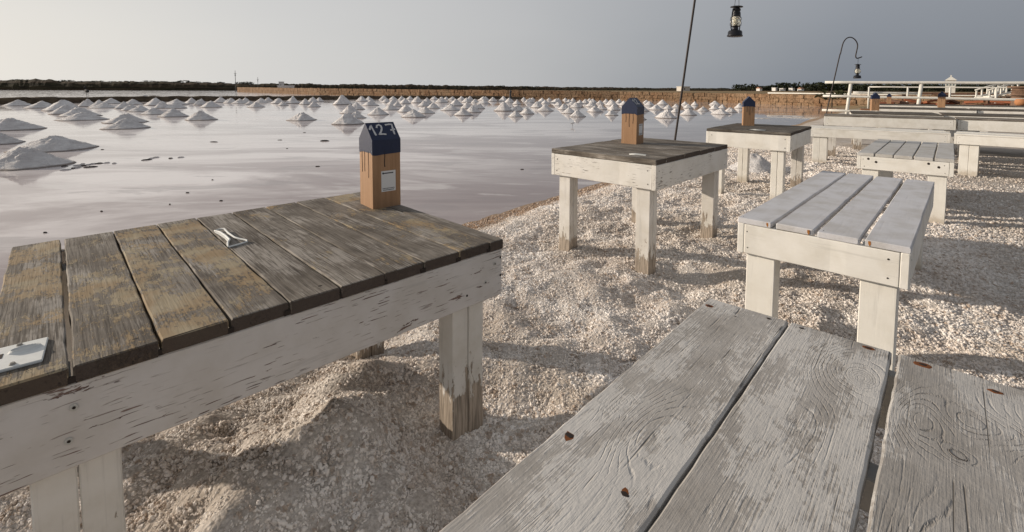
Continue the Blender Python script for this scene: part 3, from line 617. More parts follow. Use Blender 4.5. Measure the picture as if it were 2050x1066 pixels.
for b0, b1, nm in BANDS:
    g_ = sorted([p for p in PILES if b0 <= p[1] < b1 and (p[0], p[1]) not in NEAR_LABELS], key=lambda p: p[0] / p[1])
    for k, p in enumerate(g_):
        size = 'broad' if p[2] > 0.68 else 'small' if p[2] < 0.48 else 'white'
        FARL[(p[0], p[1])] = '%s salt heap, %s from the left in the %s ranks of the pan' % (size, ordn(k), nm)
far_lab = lambda x, y: FARL[(x, y)]
for i, (x, y, r, h) in enumerate(PILES):
    if y > 70: k = 68.0 / y; x, y, r, h = x * k, y * k, r, min(h, 0.45)
    h = max(0.28, min(h, r * 1.0)); 
    if y < 20 and h < r * 0.42: h = r * 0.42
    me = NEARM[i % 3] if y < 26 else FARM[i % 9]
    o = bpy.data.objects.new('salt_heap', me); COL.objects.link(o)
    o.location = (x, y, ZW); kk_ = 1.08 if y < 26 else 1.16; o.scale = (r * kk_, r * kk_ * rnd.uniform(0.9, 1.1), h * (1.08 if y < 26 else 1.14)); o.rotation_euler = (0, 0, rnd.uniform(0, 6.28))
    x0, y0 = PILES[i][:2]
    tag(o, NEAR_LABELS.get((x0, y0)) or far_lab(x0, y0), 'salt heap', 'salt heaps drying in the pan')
# a few more heaps that the rows imply further back
# ------------------------------------------------------------------ banks and far land
def mat_bank():
    m = M('dark_bank_earth'); p = m.pos(); n = m.noise(p, 1.4, 6, 0.65)
    c = m.mix(m.step(n, 0.35, 0.7), (0.055, 0.040, 0.028), (0.13, 0.095, 0.062))
    return m.fin(c, 0.95, m.bump(n, 0.15, 0.8), 0.1)
BANK = mat_bank()
def strip(name, pts, hs, base_w, top_w, mat, label=None, cat=None, kind=None, jag=0.05, step=0.8):
    bm = bmesh.new(); rows = []
    P = [Vector((p[0], p[1], 0)) for p in pts]
    for a, b, ha, hb in zip(P, P[1:], hs, hs[1:]):
        n = max(1, int((b - a).length / step)); d = (b - a).normalized(); nr = Vector((-d.y, d.x, 0))
        if nr.y < 0: nr = -nr
        for i in range(n):
            t = i / n; c = a.lerp(b, t); h = ha + (hb - ha) * t
            z = h + jag * mn.noise((c.x * 0.5, c.y * 0.5, 1.0)) + jag * 0.8 * mn.noise((c.x * 2.1, c.y * 2.1, 4.0))
            off = 0.3 * mn.noise((c.x * 0.4, c.y * 0.4, 7.0))
            rows.append([bm.verts.new(q) for q in ((c.x + nr.x * (off - 0.1), c.y + nr.y * (off - 0.1), ZW - 0.15), (c.x + nr.x * (off + base_w * 0.5), c.y + nr.y * (off + base_w * 0.5), ZW + (z - ZW) * 0.72), (c.x + nr.x * (off + base_w), c.y + nr.y * (off + base_w), z), (c.x + nr.x * (base_w + top_w), c.y + nr.y * (base_w + top_w), z - 0.02), (c.x + nr.x * (2 * base_w + top_w), c.y + nr.y * (2 * base_w + top_w), ZW - 0.15))])
    for a, b in zip(rows, rows[1:]):
        for i in range(4): bm.faces.new((a[i], a[i + 1], b[i + 1], b[i]))
    bmesh.ops.recalc_face_normals(bm, faces=bm.faces)
    o = from_bm(bm, name, mat, smooth=True); return tag(o, label, cat, None, kind)
EMB = [(-160, 25, 0.42), (-90, 33, 0.42), (-46.6, 39.1, 0.36), (-43.1, 42.9, 0.36), (-42.3, 47.7, 0.31), (-38.4, 52.0, 0.33), (-32.0, 57.5, 0.31), (-25.3, 64.2, 0.31), (-16.4, 70.9, 0.28), (-1.9, 75.9, 0.20), (2.5, 77.5, 0.05)]
strip('earth_embankment', EMB, [e_[2] for e_ in EMB], 1.2, 1.2, BANK, kind='structure', jag=0.10, step=0.5)
# orange stone dyke of rough blocks
DYK = [(60, 12, 0.9), (44, 26, 0.9), (33.4, 36.1, 0.89), (29.2, 44.9, 0.86), (25.8, 58.7, 0.90), (15.9, 69.8, 1.01), (1.2, 78.6, 1.14), (-18.2, 93.0, 1.22), (-48.4, 118.7, 1.42), (-128.6, 221.0, 2.0)]
def mat_block():
    m = M('orange_stone'); v = m.obj(False); n = m.noise(v, 2.4, 6, 0.68); cell = m.xyz(m.vor(v, 0.9, out='Color'))
    c = m.mix(m.step(n, 0.32, 0.7), (0.13, 0.078, 0.045), (0.31, 0.185, 0.108))
    c = m.mix(m.ma('MULTIPLY', cell[0], 0.65), c, (0.30, 0.215, 0.14))
    c = m.mix(m.step(m.noise(v, 5.0, 4, 0.7), 0.50, 0.62, 0, 0.8), c, (0.06, 0.04, 0.024))
    return m.fin(c, 0.92, m.bump(n, 0.08, 0.9), 0.1)
BLOCK = mat_block()
def dyke():
    root = thing('stone_dyke', 'long low dyke of rough orange stone blocks across the back of the pan', 'dyke', (0, 0, 0))
    bm = bmesh.new(); r = random.Random(4)
    bl = bmesh.new()
    for (x0, y0, h0), (x1, y1, h1) in zip(DYK, DYK[1:]):
        a = Vector((x0, y0, 0)); b = Vector((x1, y1, 0)); L = (b - a).length; d = (b - a) / L; nr = Vector((-d.y, d.x, 0))
        if nr.dot(a) < 0: nr = -nr
        # rubble core
        vs = []
        for c, h in ((a, h0), (b, h1)):
            vs.append([bl.verts.new((c.x + nr.x * o_, c.y + nr.y * o_, z)) for o_, z in ((0.14, ZW - 0.2), (0.14, h - 0.06), (2.4, h - 0.06), (2.4, ZW - 0.2))])
        for i in range(3): bl.faces.new((vs[0][i], vs[0][i + 1], vs[1][i + 1], vs[1][i]))
        far = a.length > 95
        n_c = 3 if not far else 2
        for cse in range(n_c + 1):
            t = -r.random() * 0.5; 
            while t < L:
                w = r.uniform(0.45, 1.0) * (1 if not far else 3.0); f = min(max((t + w / 2) / L, 0), 1); h = h0 + (h1 - h0) * f
                if cse < n_c: z0 = ZW - 0.1 + (h - ZW + 0.1) * cse / n_c; z1 = ZW - 0.1 + (h - ZW + 0.1) * (cse + 1) / n_c - 0.02; dep = 0.35; off = r.uniform(-0.05, 0.07)
                else:
                    z0 = h; z1 = h + r.uniform(0.0, 0.07); dep = r.uniform(0.3, 1.2); off = r.uniform(0, 0.3)
                    if r.random() < 0.5: t += w; continue
                g_ = 0.012; q0, q1 = max(t + g_, 0), min(t + w - g_, L)
                if q1 - q0 > 0.1:
                    vv = []
                    for zz in (z0, z1 + r.uniform(-0.02, 0.02)):
                        for s_, o_ in ((q0, off), (q1, off + r.uniform(-.03, .03)), (q1, off + dep), (q0, off + dep)):
                            c = a + d * (s_ + r.uniform(-.02, .02)) + nr * o_; vv.append(bm.verts.new((c.x, c.y, zz + r.uniform(-.015, .015))))
                    for fc in ((0, 3, 2, 1), (4, 5, 6, 7), (0, 1, 5, 4), (1, 2, 6, 5), (2, 3, 7, 6), (3, 0, 4, 7)): bm.faces.new([vv[i] for i in fc])
                t += w
    bmesh.ops.recalc_face_normals(bm, faces=bm.faces); bmesh.ops.recalc_face_normals(bl, faces=bl.faces)
    from_bm(bl, 'rubble_core', BANK, root)
    o = from_bm(bm, 'stone_blocks', BLOCK, root); o['kind'] = 'stuff'
dyke()
# the plain behind the dyke
def plain():
    m = M('dry_plain'); p = m.pos(); n = m.noise(m.vm('MULTIPLY', p, (0.03, 0.10, 1)), 1.0, 6, 0.6)
    c = m.mix(m.step(n, 0.38, 0.62), (0.34, 0.235, 0.135), (0.20, 0.155, 0.085)); c = m.mix(m.step(m.noise(p, 0.5, 5, 0.7), 0.55, 0.7, 0, 0.6), c, (0.09, 0.08, 0.045))
    bm = bmesh.new(); rows = []
    pts = [(x, y, h) for x, y, h in DYK if y < 120]
    for x, y, h in pts:
        a = math.hypot(x, y); ux, uy = x / a, y / a
        row = []
        for dd_, k in ((2.0, 0.0), (40, 0.2), (160, 1.0), (600, 1.0), (3500, 1.0)):
            zz = (h - 0.02) * (1 - k) + k * (0.9 if x > 0 else 0.95)
            row.append(bm.verts.new((x + ux * dd_, y + uy * dd_, zz)))
        rows.append(row)
    for a, b in zip(rows, rows[1:]):
        for i in range(4): bm.faces.new((a[i], a[i + 1], b[i + 1], b[i]))
    bmesh.ops.recalc_face_normals(bm, faces=bm.faces)
    tag(from_bm(bm, 'dry_plain', m.fin(c, 0.95, None, 0.1)), kind='structure')
plain()
def far_bank(name, pts, mat, kind='structure', base=ZW, depth=60):
    """a low rise of land with a ragged scrub outline; pts are x, y, top height"""
    bm = bmesh.new(); rows = []
    for (x0, y0, h0), (x1, y1, h1) in zip(pts, pts[1:]):
        L = math.hypot(x1 - x0, y1 - y0); n = max(2, int(L / 1.6))
        for i in range(n):
            t = i / n; x, y, h = x0 + (x1 - x0) * t, y0 + (y1 - y0) * t, h0 + (h1 - h0) * t
            u = math.hypot(x, y); ux, uy = x / u, y / u
            k = 1 + 0.16 * mn.noise((x * 0.05, y * 0.05, 2)) + 0.13 * mn.noise((x * 0.19, y * 0.19, 5)) + 0.07 * mn.noise((x * 0.7, y * 0.7, 9))
            row = []
            for dd_, f in ((0, 0.0), (3, 0.35), (9, 0.72), (18, 0.92), (30, 1.0), (depth, 0.7), (depth * 2, 0.0)):
                jx = 1.5 * mn.noise((x * 0.3, y * 0.3, dd_)); 
                row.append(bm.verts.new((x + ux * (dd_ + jx), y + uy * (dd_ + jx), base - 0.1 + (h * k - base) * f * (1 + 0.10 * mn.noise((x * 0.5, y * 0.5, dd_ * 1.3))))))
            rows.append(row)
    for a, b in zip(rows, rows[1:]):
        for i in range(6): bm.faces.new((a[i], a[i + 1], b[i + 1], b[i]))
    bmesh.ops.recalc_face_normals(bm, faces=bm.faces)
    o = from_bm(bm, name, mat); o['kind'] = kind; return o
def mat_scrub():
    m = M('dark_scrub'); p = m.pos(); z = m.xyz(p)[2]
    n = m.noise(m.vm('MULTIPLY', p, (0.12, 0.12, 0.9)), 1.0, 6, 0.7)
    c = m.mix(m.step(n, 0.38, 0.66), (0.022, 0.020, 0.014), (0.060, 0.052, 0.030))
    c = m.mix(m.step(m.noise(m.vm('MULTIPLY', p, (0.02, 0.02, 1.2)), 1.0, 4), 0.5, 0.6, 0, 0.5), c, (0.085, 0.052, 0.036))
    return m.fin(c, 0.95, m.bump(n, 0.8, 1.0), 0.05)
SCRUB = mat_scrub()
# left: scrub-covered bank beyond the second pan
far_bank('scrub_hill', [(-900, 150, 7.2), (-560, 300, 7.4), (-325, 330, 7.0), (-270, 352, 6.6), (-230, 372, 6.2), (-190, 390, 5.6)], SCRUB, depth=40)
far_bank('distant_scrubland', [(-330, 560, 7.9), (-230, 590, 8.0), (-120, 620, 7.6), (-20, 650, 6.6), (90, 660, 5.8), (190, 650, 4.9), (300, 620, 5.0), (420, 600, 5.4), (640, 560, 5.6), (900, 400, 6)], SCRUB, base=0.5, depth=50)
# faint hills on the horizon, distance haze painted into their pale colour
PH = flat('haze_tinted_hill', (0.55, 0.575, 0.59), 1.0, 0.0, vs=0.002, var=0.05)
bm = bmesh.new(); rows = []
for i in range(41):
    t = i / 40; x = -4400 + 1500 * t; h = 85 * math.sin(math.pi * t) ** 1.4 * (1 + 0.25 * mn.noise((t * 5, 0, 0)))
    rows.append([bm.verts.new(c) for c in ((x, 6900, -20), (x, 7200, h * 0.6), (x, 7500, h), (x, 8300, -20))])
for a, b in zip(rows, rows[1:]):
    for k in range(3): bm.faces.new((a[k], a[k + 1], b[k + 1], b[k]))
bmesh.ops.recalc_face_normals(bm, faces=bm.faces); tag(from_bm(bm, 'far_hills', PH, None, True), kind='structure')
# trees on the far right skyline
LEAF = M('far_foliage'); LEAF.fin(LEAF.mix(LEAF.noise(LEAF.obj(), 0.5, 4), (0.018, 0.026, 0.016), (0.055, 0.060, 0.035)), 0.9, None, 0.1); LEAF = LEAF.m
TRUNK = flat('far_trunk', (0.07, 0.055, 0.04), 0.9)
def tree_crown_mesh(k):
    r = random.Random(k); bm = bmesh.new()
    for c in range(70):
        t, q = r.uniform(0, 6.28), r.random() ** 0.5; z = r.uniform(0.15, 1.0); rad = q * math.sqrt(max(0.05, 1 - (2 * z - 1.1) ** 2 * 0.8))
        cx, cy, cz = rad * math.cos(t), rad * math.sin(t), z; s_ = r.uniform(0.10, 0.24)
        for f in range(5):
            v = [bm.verts.new((cx + r.uniform(-s_, s_), cy + r.uniform(-s_, s_), cz + r.uniform(-s_, s_) * 0.8)) for _ in range(3)]; bm.faces.new(v)
    me = bpy.data.meshes.new('crown'); bm.to_mesh(me); bm.free(); me.materials.append(LEAF); return me
CROWNS = [tree_crown_mesh(k) for k in range(4)]
trunk_bm = bmesh.new(); bmesh.ops.create_cone(trunk_bm, cap_ends=True, segments=7, radius1=0.12, radius2=0.07, depth=1.0)
TRM = bpy.data.meshes.new('trunk'); trunk_bm.to_mesh(TRM); trunk_bm.free(); TRM.materials.append(TRUNK)
tl = random.Random(12)
for k in range(64):
    px = 1470 + (2060 - 1470) * (k + tl.random() * 0.8) / 64; d = tl.uniform(430, 520); x = (px - 1025) / 945 * d
    hgt = tl.uniform(5.0, 7.4) * (1.15 if px > 1560 else 0.85); w = tl.uniform(4.0, 9.5)
    t_ = thing('distant_tree', 'dark distant tree in the low row on the right skyline', 'tree', (x, d, 0.8), tl.uniform(0, 6), 'trees on the right skyline')
    c = link('crown', CROWNS[k % 4], None, t_); c.location = (0, 0, 0.6); c.scale = (w, w, hgt)
    q = link('trunk', TRM, None, t_); q.location = (0, 0, 1.2); q.scale = (3, 3, 3.0)
# scrub bushes on the left skyline and on the bank
for k in range(46):
    px = -20 + 1100 * (k + tl.random()) / 46; d = 372 + 0.05 * px if px < 520 else 660; x = (px - 1025) / 945 * d
    t_ = thing('distant_bush', 'dark scrub bush on the low skyline left of centre', 'bush', (x, d, 5.2 if px < 520 else 4.6), tl.uniform(0, 6), 'scrub bushes on the skyline')
    c = link('crown', CROWNS[k % 4], None, t_); s_ = tl.uniform(1.5, 3.6); c.scale = (s_ * 1.8, s_ * 1.8, s_ * 0.75)

# small far things: masts, houses, bird, posts
DARKM = flat('dark_metal', (0.05, 0.05, 0.055), 0.5); PALE = flat('pale_wall', (0.62, 0.58, 0.52), 0.8); HOUSE = flat('white_wall', (0.72, 0.70, 0.67), 0.8); ROOF = flat('clay_roof', (0.34, 0.18, 0.11), 0.9)
def cyl(bm, x, y, z0, z1, r0, r1=None, n=10, dx=0.0, dy=0.0):
    r1 = r0 if r1 is None else r1
    a = [bm.verts.new((x + r0 * math.cos(6.2832 * i / n), y + r0 * math.sin(6.2832 * i / n), z0)) for i in range(n)]
    b = [bm.verts.new((x + dx + r1 * math.cos(6.2832 * i / n), y + dy + r1 * math.sin(6.2832 * i / n), z1)) for i in range(n)]
    for i in range(n): bm.faces.new((a[i], a[(i + 1) % n], b[(i + 1) % n], b[i]))
    bm.faces.new(a[::-1]); bm.faces.new(b)
for (x, y, h, lab) in ((-116.9, 200, 8.9, 'tallest thin dark mast on the far left skyline'), (-134.3, 250, 7.4, 'shorter dark pole on the skyline right of the tall mast'), (-160, 290, 5.6, 'stub of a dark post just right of the tall mast'), (8, 90, 1.9, 'thin dark post behind the dyke near the centre')):
    t_ = thing('utility_mast', lab, 'mast', (x, y, 0))
    bm = bmesh.new(); cyl(bm, 0, 0, -0.3, h, 0.13 if y > 150 else 0.05, 0.08 if y > 150 else 0.04); from_bm(bm, 'pole', DARKM, t_)
    if y > 150:
        bm = bmesh.new(); add_box(bm, -0.5, 0.5, -0.06, 0.06, h - 1.3, h - 1.15); add_box(bm, -0.16, 0.16, -0.16, 0.16, h - 2.2, h - 1.7); from_bm(bm, 'crossarm', DARKM, t_)
def house(x, y, z, w, d, h, lab, wall=HOUSE, flat_roof=True):
    t_ = thing('far_house', lab, 'house', (x, y, z), 0.3)
    bm = bmesh.new(); add_box(bm, -w / 2, w / 2, -d / 2, d / 2, -1, h); from_bm(bm, 'wall', wall, t_)
    bm = bmesh.new()
    if flat_roof: add_box(bm, -w / 2 - .2, w / 2 + .2, -d / 2 - .2, d / 2 + .2, h + 0.002, h + 0.35)
    else:
        v = [bm.verts.new(c) for c in ((-w / 2 - .3, -d / 2 - .3, h), (w / 2 + .3, -d / 2 - .3, h), (w / 2 + .3, d / 2 + .3, h), (-w / 2 - .3, d / 2 + .3, h), (-w / 2, 0, h + 1.4), (w / 2, 0, h + 1.4))]
        for f in ((0, 1, 5, 4), (2, 3, 4, 5), (0, 4, 3), (1, 2, 5), (0, 3, 2, 1)): bm.faces.new([v[i] for i in f])
    from_bm(bm, 'roof', ROOF if not flat_roof else wall, t_)
    for i in range(max(1, int(w / 3))):
        bm = bmesh.new(); xx = -w / 2 + 1.5 + 3 * i; add_box(bm, xx - 0.4, xx + 0.4, -d / 2 - 0.04, -d / 2 + 0.04, h * 0.3, h * 0.7); from_bm(bm, 'window', DARKM, t_)
house(108.5, 300, 1.0, 5.4, 6, 2.5, 'small square pale building on the skyline beside the leaning pole', PALE)
for x, y, w, h, lab in ((222, 425, 4.5, 2.6, 'leftmost low white house among the trees on the right skyline'), (233, 420, 3.5, 3.6, 'tallest of the little white houses among the skyline trees'), (240, 420, 4, 2.4, 'low white house directly right of the tallest white house'), (247, 418, 4, 3.0, 'white house with two windows near the right end of the white cluster'), (255, 418, 5, 2.2, 'rightmost long low white house of the cluster before the trees')):
    house(x, y, 2.2, w * 0.62, 4, h * 0.45, lab, HOUSE, w < 4.2)
for (x, y, w, h, lab) in ((-195, 400, 3.5, 7.1, 'white house on the scrub skyline left of the tall mast'), (-98, 205, 6.0, 2.4, 'little flat shed at the left end of the dyke')):
    house(x, y, 0, w, 4, h, lab, HOUSE)
def posts():
    for i, (x, y, h) in enumerate(((-0.26, 73.5, 1.0),)):
        bm = bmesh.new(); cyl(bm, 0, 0, -0.4, 0.85, 0.2, 0.14); cyl(bm, 0.02, 0, 0.85, 1.0, 0.10, 0.22); cyl(bm, 0.02, 0, 1.0, 1.3, 0.22, 0.05)
        o = from_bm(bm, 'mooring_post', DARKM); o.location = (x, y, -0.1); tag(o, 'stumpy dark post standing at the foot of the dyke in the centre', 'post')
posts()
# a dark wading bird and a pale one
BIRDD = flat('dark_plumage', (0.03, 0.03, 0.032), 0.8); BIRDW = flat('white_plumage', (0.75, 0.74, 0.72), 0.8)
def bird(x, y, z, s, mat, lab, rz):
    t_ = thing('wading_bird', lab, 'bird', (x, y, z), rz)
    bm = bmesh.new()
    bmesh.ops.create_uvsphere(bm, u_segments=14, v_segments=9, radius=1.0)
    for v in bm.verts:
        p = v.co; tail = max(0, -p.x)
        v.co = Vector((p.x * 0.30 - 0.10 * tail, p.y * 0.13 * (1 - 0.5 * tail), p.z * 0.13 * (1 - 0.4 * tail) + 0.42 + 0.05 * p.x))
    bmesh.ops.recalc_face_normals(bm, faces=bm.faces); from_bm(bm, 'body', mat, t_, True)
    bm = bmesh.new(); prev = None
    path = [(0.22, 0.46, 0.055), (0.33, 0.55, 0.042), (0.34, 0.66, 0.036), (0.36, 0.73, 0.055), (0.41, 0.75, 0.05), (0.47, 0.74, 0.018), (0.60, 0.71, 0.004)]
    for (px, pz, r_) in path:
        ring = [bm.verts.new((px + 0.3 * r_ * math.sin(t), r_ * math.cos(t), pz + r_ * math.sin(t))) for t in [6.2832 * i / 8 for i in range(8)]]
        if prev:
            for i in range(8): bm.faces.new((prev[i], prev[(i + 1) % 8], ring[(i + 1) % 8], ring[i]))
        prev = ring
    from_bm(bm, 'head', mat, t_, True)
    for sy in (-0.05, 0.05):
        bm = bmesh.new(); cyl(bm, 0.0, sy, -0.05, 0.36, 0.012, 0.016, 6); from_bm(bm, 'leg', DARKM, t_)
    t_.scale = (s, s, s)
bird(-44.6, 49.6, 0.36, 1.3, BIRDD, 'dark bird standing on the embankment behind the left salt heaps', 2.6)
bird(2.43, 18.9, ZW, 0.30, BIRDW, 'tiny white bird standing in the open brine left of the second table post', 0.4)
raft('driftwood_scrap', 'dark curled scrap of driftwood in the open brine left of the near number post', 'driftwood', -5.24, 13.14, 0.17, 0.03, DEBRIS, 3, 0.03, 0.1)
raft('driftwood_scrap', 'thin dark scrap of weed in the brine left of the driftwood', 'driftwood', -8.11, 12.78, 0.15, 0.02, DEBRIS, 5, 0.02, -0.1)
FR_ = random.Random(31)
for i, (x, y) in enumerate(((-7.93, 8.45), (-7.92, 8.51), (-7.97, 8.62), (-8.0, 8.73), (-8.01, 8.85), (-8.02, 8.97), (-7.96, 9.03), (-7.87, 9.1), (-7.68, 9.04), (-7.41, 9.5), (-7.47, 9.71), (-7.48, 9.85), (-7.08, 9.72), (-6.98, 9.87), (-7.9, 8.29), (-8.29, 8.67), (-8.15, 8.8), (-8.2, 8.95), (-7.75, 8.6))):
    raft('salt_crust_fragment', 'small fragment of salt crust in the broken line right of the nearest heap', 'salt crust', x, y, FR_.uniform(0.04, 0.11), FR_.uniform(0.015, 0.035), CRUST if i % 3 else DEBRIS, 20 + i, 0.02, 0.9, 'crust fragments beside the nearest heap')
for i, (x, y) in enumerate(((-4.76, 7.43), (-4.51, 6.49), (-3.76, 6.03), (-4.28, 5.83), (-4.83, 5.48), (-4.68, 4.65), (-6.6, 13.35), (-3.65, 8.78), (-6.92, 15.69), (-9.7, 11.11), (0.19, 8.54), (-5.48, 11.44))):
    raft('debris_speck', 'small dark speck of debris floating in the open brine', 'debris', x, y, FR_.uniform(0.015, 0.04) * (y / 7), FR_.uniform(0.006, 0.012) * (y / 7), DEBRIS, 60 + i, 0.012, 0.2, 'specks of debris on the brine')
raft('salt_raft', 'white strip of salt crust on the water behind the third table', 'salt crust', 13.2, 25.0, 0.62, 0.25, CRUST, 41, 0.03, -0.3)
raft('salt_raft', 'second white salt strip in the water, further from the third table', 'salt crust', 15.9, 27.2, 0.95, 0.35, CRUST, 44, 0.04, -0.3)

# ------------------------------------------------------------------ furniture
G1 = -0.765
# A: near table (its long side faces right)
AX, AY, AR, AW, AD, AZ = -0.965, 0.806, 0.772, 1.305, 1.108, 0.650
AJ = [0.004, 0.136, 0.276, 0.412, 0.547, 0.683, 0.821, 0.958, 1.100, 1.237, 1.305]      # board joints along the long side
cuts = [(a + 0.0025, b - 0.0022 - (0.005 if i == 0 else 0)) for i, (a, b) in enumerate(zip(AJ, AJ[1:]))]
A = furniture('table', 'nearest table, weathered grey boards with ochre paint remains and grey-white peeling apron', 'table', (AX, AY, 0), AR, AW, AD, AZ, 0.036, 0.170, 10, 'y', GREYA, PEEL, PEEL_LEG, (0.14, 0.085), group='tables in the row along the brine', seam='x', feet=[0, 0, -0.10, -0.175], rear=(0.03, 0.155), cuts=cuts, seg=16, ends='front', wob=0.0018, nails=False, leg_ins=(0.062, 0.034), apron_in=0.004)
for i, (a, b) in enumerate(cuts):
    nail(A, (b - 0.035, 0.055 + rnd.uniform(-.008, .008), AZ - 0.0005), 0.0058, 'z', seed=i % 4, sx=1.3)
    nail(A, ((a + b) / 2 + rnd.uniform(-.02, .02), AD - 0.04, AZ - 0.0005), 0.0055, 'z', seed=(i + 1) % 4, sx=1.3)
    if i: 
        bm = bmesh.new(); add_box(bm, a - 0.016, a + 0.004, -0.0006, 0.004, AZ - 0.033, AZ - 0.020); o = from_bm(bm, 'groove_notch', NAIL, A)
for (x, z) in ((AW - 0.012, AZ - 0.068), (AW - 0.012, AZ - 0.135), (AW - 0.17, AZ - 0.165)): nail(A, (x, 0.003, z), 0.0052, '-y')
SCREWP = flat('painted_screw', (0.50, 0.49, 0.46), 0.5)
for (x, z) in ((AW - 0.040, AZ - 0.085), (AW - 0.085, AZ - 0.142), (0.135, AZ - 0.085), (0.125, AZ - 0.150)):
    nail(A, (x, 0.0028, z), 0.0085, '-y', SCREWP, 'screw_head'); nail(A, (x, 0.0015, z), 0.0036, '-y')
nail(A, (0.008, 0.0028, AZ - 0.165), 0.010, '-y', RUST, 'rust_stain', 2); nail(A, (0.005, 0.0028, AZ - 0.085), 0.007, '-y', RUST, 'rust_stain', 1)
# B, C: second and third tables
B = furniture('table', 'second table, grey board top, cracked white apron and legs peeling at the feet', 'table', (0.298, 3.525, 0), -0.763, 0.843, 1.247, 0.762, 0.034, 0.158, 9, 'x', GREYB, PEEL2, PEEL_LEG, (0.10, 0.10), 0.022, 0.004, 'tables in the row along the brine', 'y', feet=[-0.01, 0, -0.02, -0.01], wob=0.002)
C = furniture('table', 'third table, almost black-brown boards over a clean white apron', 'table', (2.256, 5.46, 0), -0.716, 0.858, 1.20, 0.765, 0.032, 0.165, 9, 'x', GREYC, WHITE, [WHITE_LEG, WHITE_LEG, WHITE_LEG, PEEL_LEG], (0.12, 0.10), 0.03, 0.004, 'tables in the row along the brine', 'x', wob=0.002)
# D: second bench
D = furniture('bench', 'white slatted bench with clean pale grey seat boards standing behind the near bench', 'bench', (1.078, 2.215, 0), -0.765, 0.632, 1.846, 0.600, 0.026, 0.138, 4, 'y', SEAT, WHITE, WHITE_LEG, (0.122, 0.095), 0.012, 0.018, 'slatted benches', 'none', wob=0.0014, leg_ins=(0.035, 0.031))
for i in range(4):
    for k in (0, 1):
        a = 0.1625 * i + (0.016 if k == 0 else 0.128)
        nail(D, (a, 0.03, 0.5995), 0.004, 'z')
        if (i, k) in ((1, 1), (2, 0), (3, 0), (0, 1)):
            bm = bmesh.new(); q = [bm.verts.new((a - .004, -0.0012, 0.598)), bm.verts.new((a + .004, -0.0012, 0.598)), bm.verts.new((a + .005, -0.0012, 0.585)), bm.verts.new((a + .001, -0.0012, 0.577)), bm.verts.new((a - .004, -0.0012, 0.588))]; bm.faces.new(q)
            g_ = bmesh.ops.extrude_face_region(bm, geom=list(bm.faces)); 
            for v in g_['geom']:
                if isinstance(v, bmesh.types.BMVert): v.co.y += 0.004
            from_bm(bm, 'rust_streak', RUSTL, D)
# E: near bench
KN = [
    mat_bench_grain('bench_board_one', [(-0.338, -0.055, 0.035, 0.022, 6.0), (-0.30, 0.02, 0.12, 0.05, 5.0), (0.25, 0.03, 0.3, 0.05, 3.0)], 1.0, 0.95),
    mat_bench_grain('bench_board_two', [(-0.745, 0.066, 0.030, 0.020, 5.0), (-0.765, 0.035, 0.115, 0.070, 7.5), (-0.50, 0.02, 0.10, 0.03, -2.5)], 2.0, 0.94, 1.0),
    mat_bench_grain('bench_board_three', [(-0.595, -0.020, 0.025, 0.020, 3.0), (-0.675, -0.070, 0.10, 0.045, 8.0), (-0.72, 0.04, 0.05, 0.10, -4.0), (-0.25, -0.05, 0.2, 0.05, 4.0)], 3.0, 0.80, 1.3),
]
EX, EY, ER, ED = 0.576, 1.338, -0.745, 1.84
# local y runs towards the viewer here: the root is turned so that x runs right to left along the far end
EW = 0.655
E_ = thing('bench', 'nearest bench, worn grey-white boards with raised grain, knots and rusty nails', 'bench', (EX + EW * math.cos(ER), EY + EW * math.sin(ER), 0), ER + math.pi, 'slatted benches')
def el(a, b): return (EW - a, b)          # a from the left end, b towards the viewer
def eboard(a0, a1, m, v):
    x1, x0 = EW - a0, EW - a1
    me = board_mesh('plank', ED, a1 - a0, 0.032, 0.0012, 0.004, 60, v); me.materials.append(m)
    o = link('plank', me, None, E_); o.location = ((x0 + x1) / 2, ED / 2, 0.584); o.rotation_euler = (0, 0, math.pi / 2); return o
eboard(0.0, 0.2035, KN[0], 1); eboard(0.2085, 0.4150, KN[1], 2); eboard(0.4280, 0.655, KN[2], 3)
for yy in (0.25, ED - 0.25): board('crossbeam', E_, SEATF, (EW / 2, yy + 0.16, 0.535), EW - 0.08, 0.05, 0.06)
for xx in (0.03, EW - 0.03): board('apron', E_, WHITE, (xx, ED / 2, 0.500), ED - 0.04, 0.03, 0.13, (0, 0, math.pi / 2))
for yy in (0.035, ED - 0.035): board('apron', E_, WHITE, (EW / 2, yy, 0.500), EW - 0.10, 0.03, 0.13)
for yy in (0.11, ED - 0.11):
    for xx in (0.115, EW - 0.115): leg(E_, xx, yy, 0.56, 0.12, 0.12, 0.10, WHITE_LEG, 'none')
for i, (a, b, r_, k) in enumerate(((0.020, 0.056, .010, 1), (0.095, 0.072, .005, 0), (0.162, 0.022, .009, 0), (0.238, 0.022, .009, 0), (0.373, 0.020, .010, 1), (0.470, 0.022, .0115, 1), (0.580, 0.045, .008, 1), (0.026, 0.727, .012, 2), (0.157, 0.769, .010, 2))):
    x, y = el(a, b)
    if k: nail(E_, (x, y, 0.5995), r_ * (1.7 if k == 2 else 1.15), 'z', RUST, 'rust_stain', i + 2, 0.55 if k == 2 else 1.5, 0.35 if k == 2 else 0.1)
    if k == 2:
        for q_ in range(3): nail(E_, (x + rnd.uniform(-.006, .006), y + rnd.uniform(-.014, .014), 0.5992), r_ * rnd.uniform(0.7, 1.1), 'z', RUSTL if q_ else RUST, 'rust_stain', q_ + 7, 0.5, rnd.uniform(0, 1))
    nail(E_, (x, y, 0.6000), r_ * 0.55, 'z', NAIL, 'nail', i, 1.5)
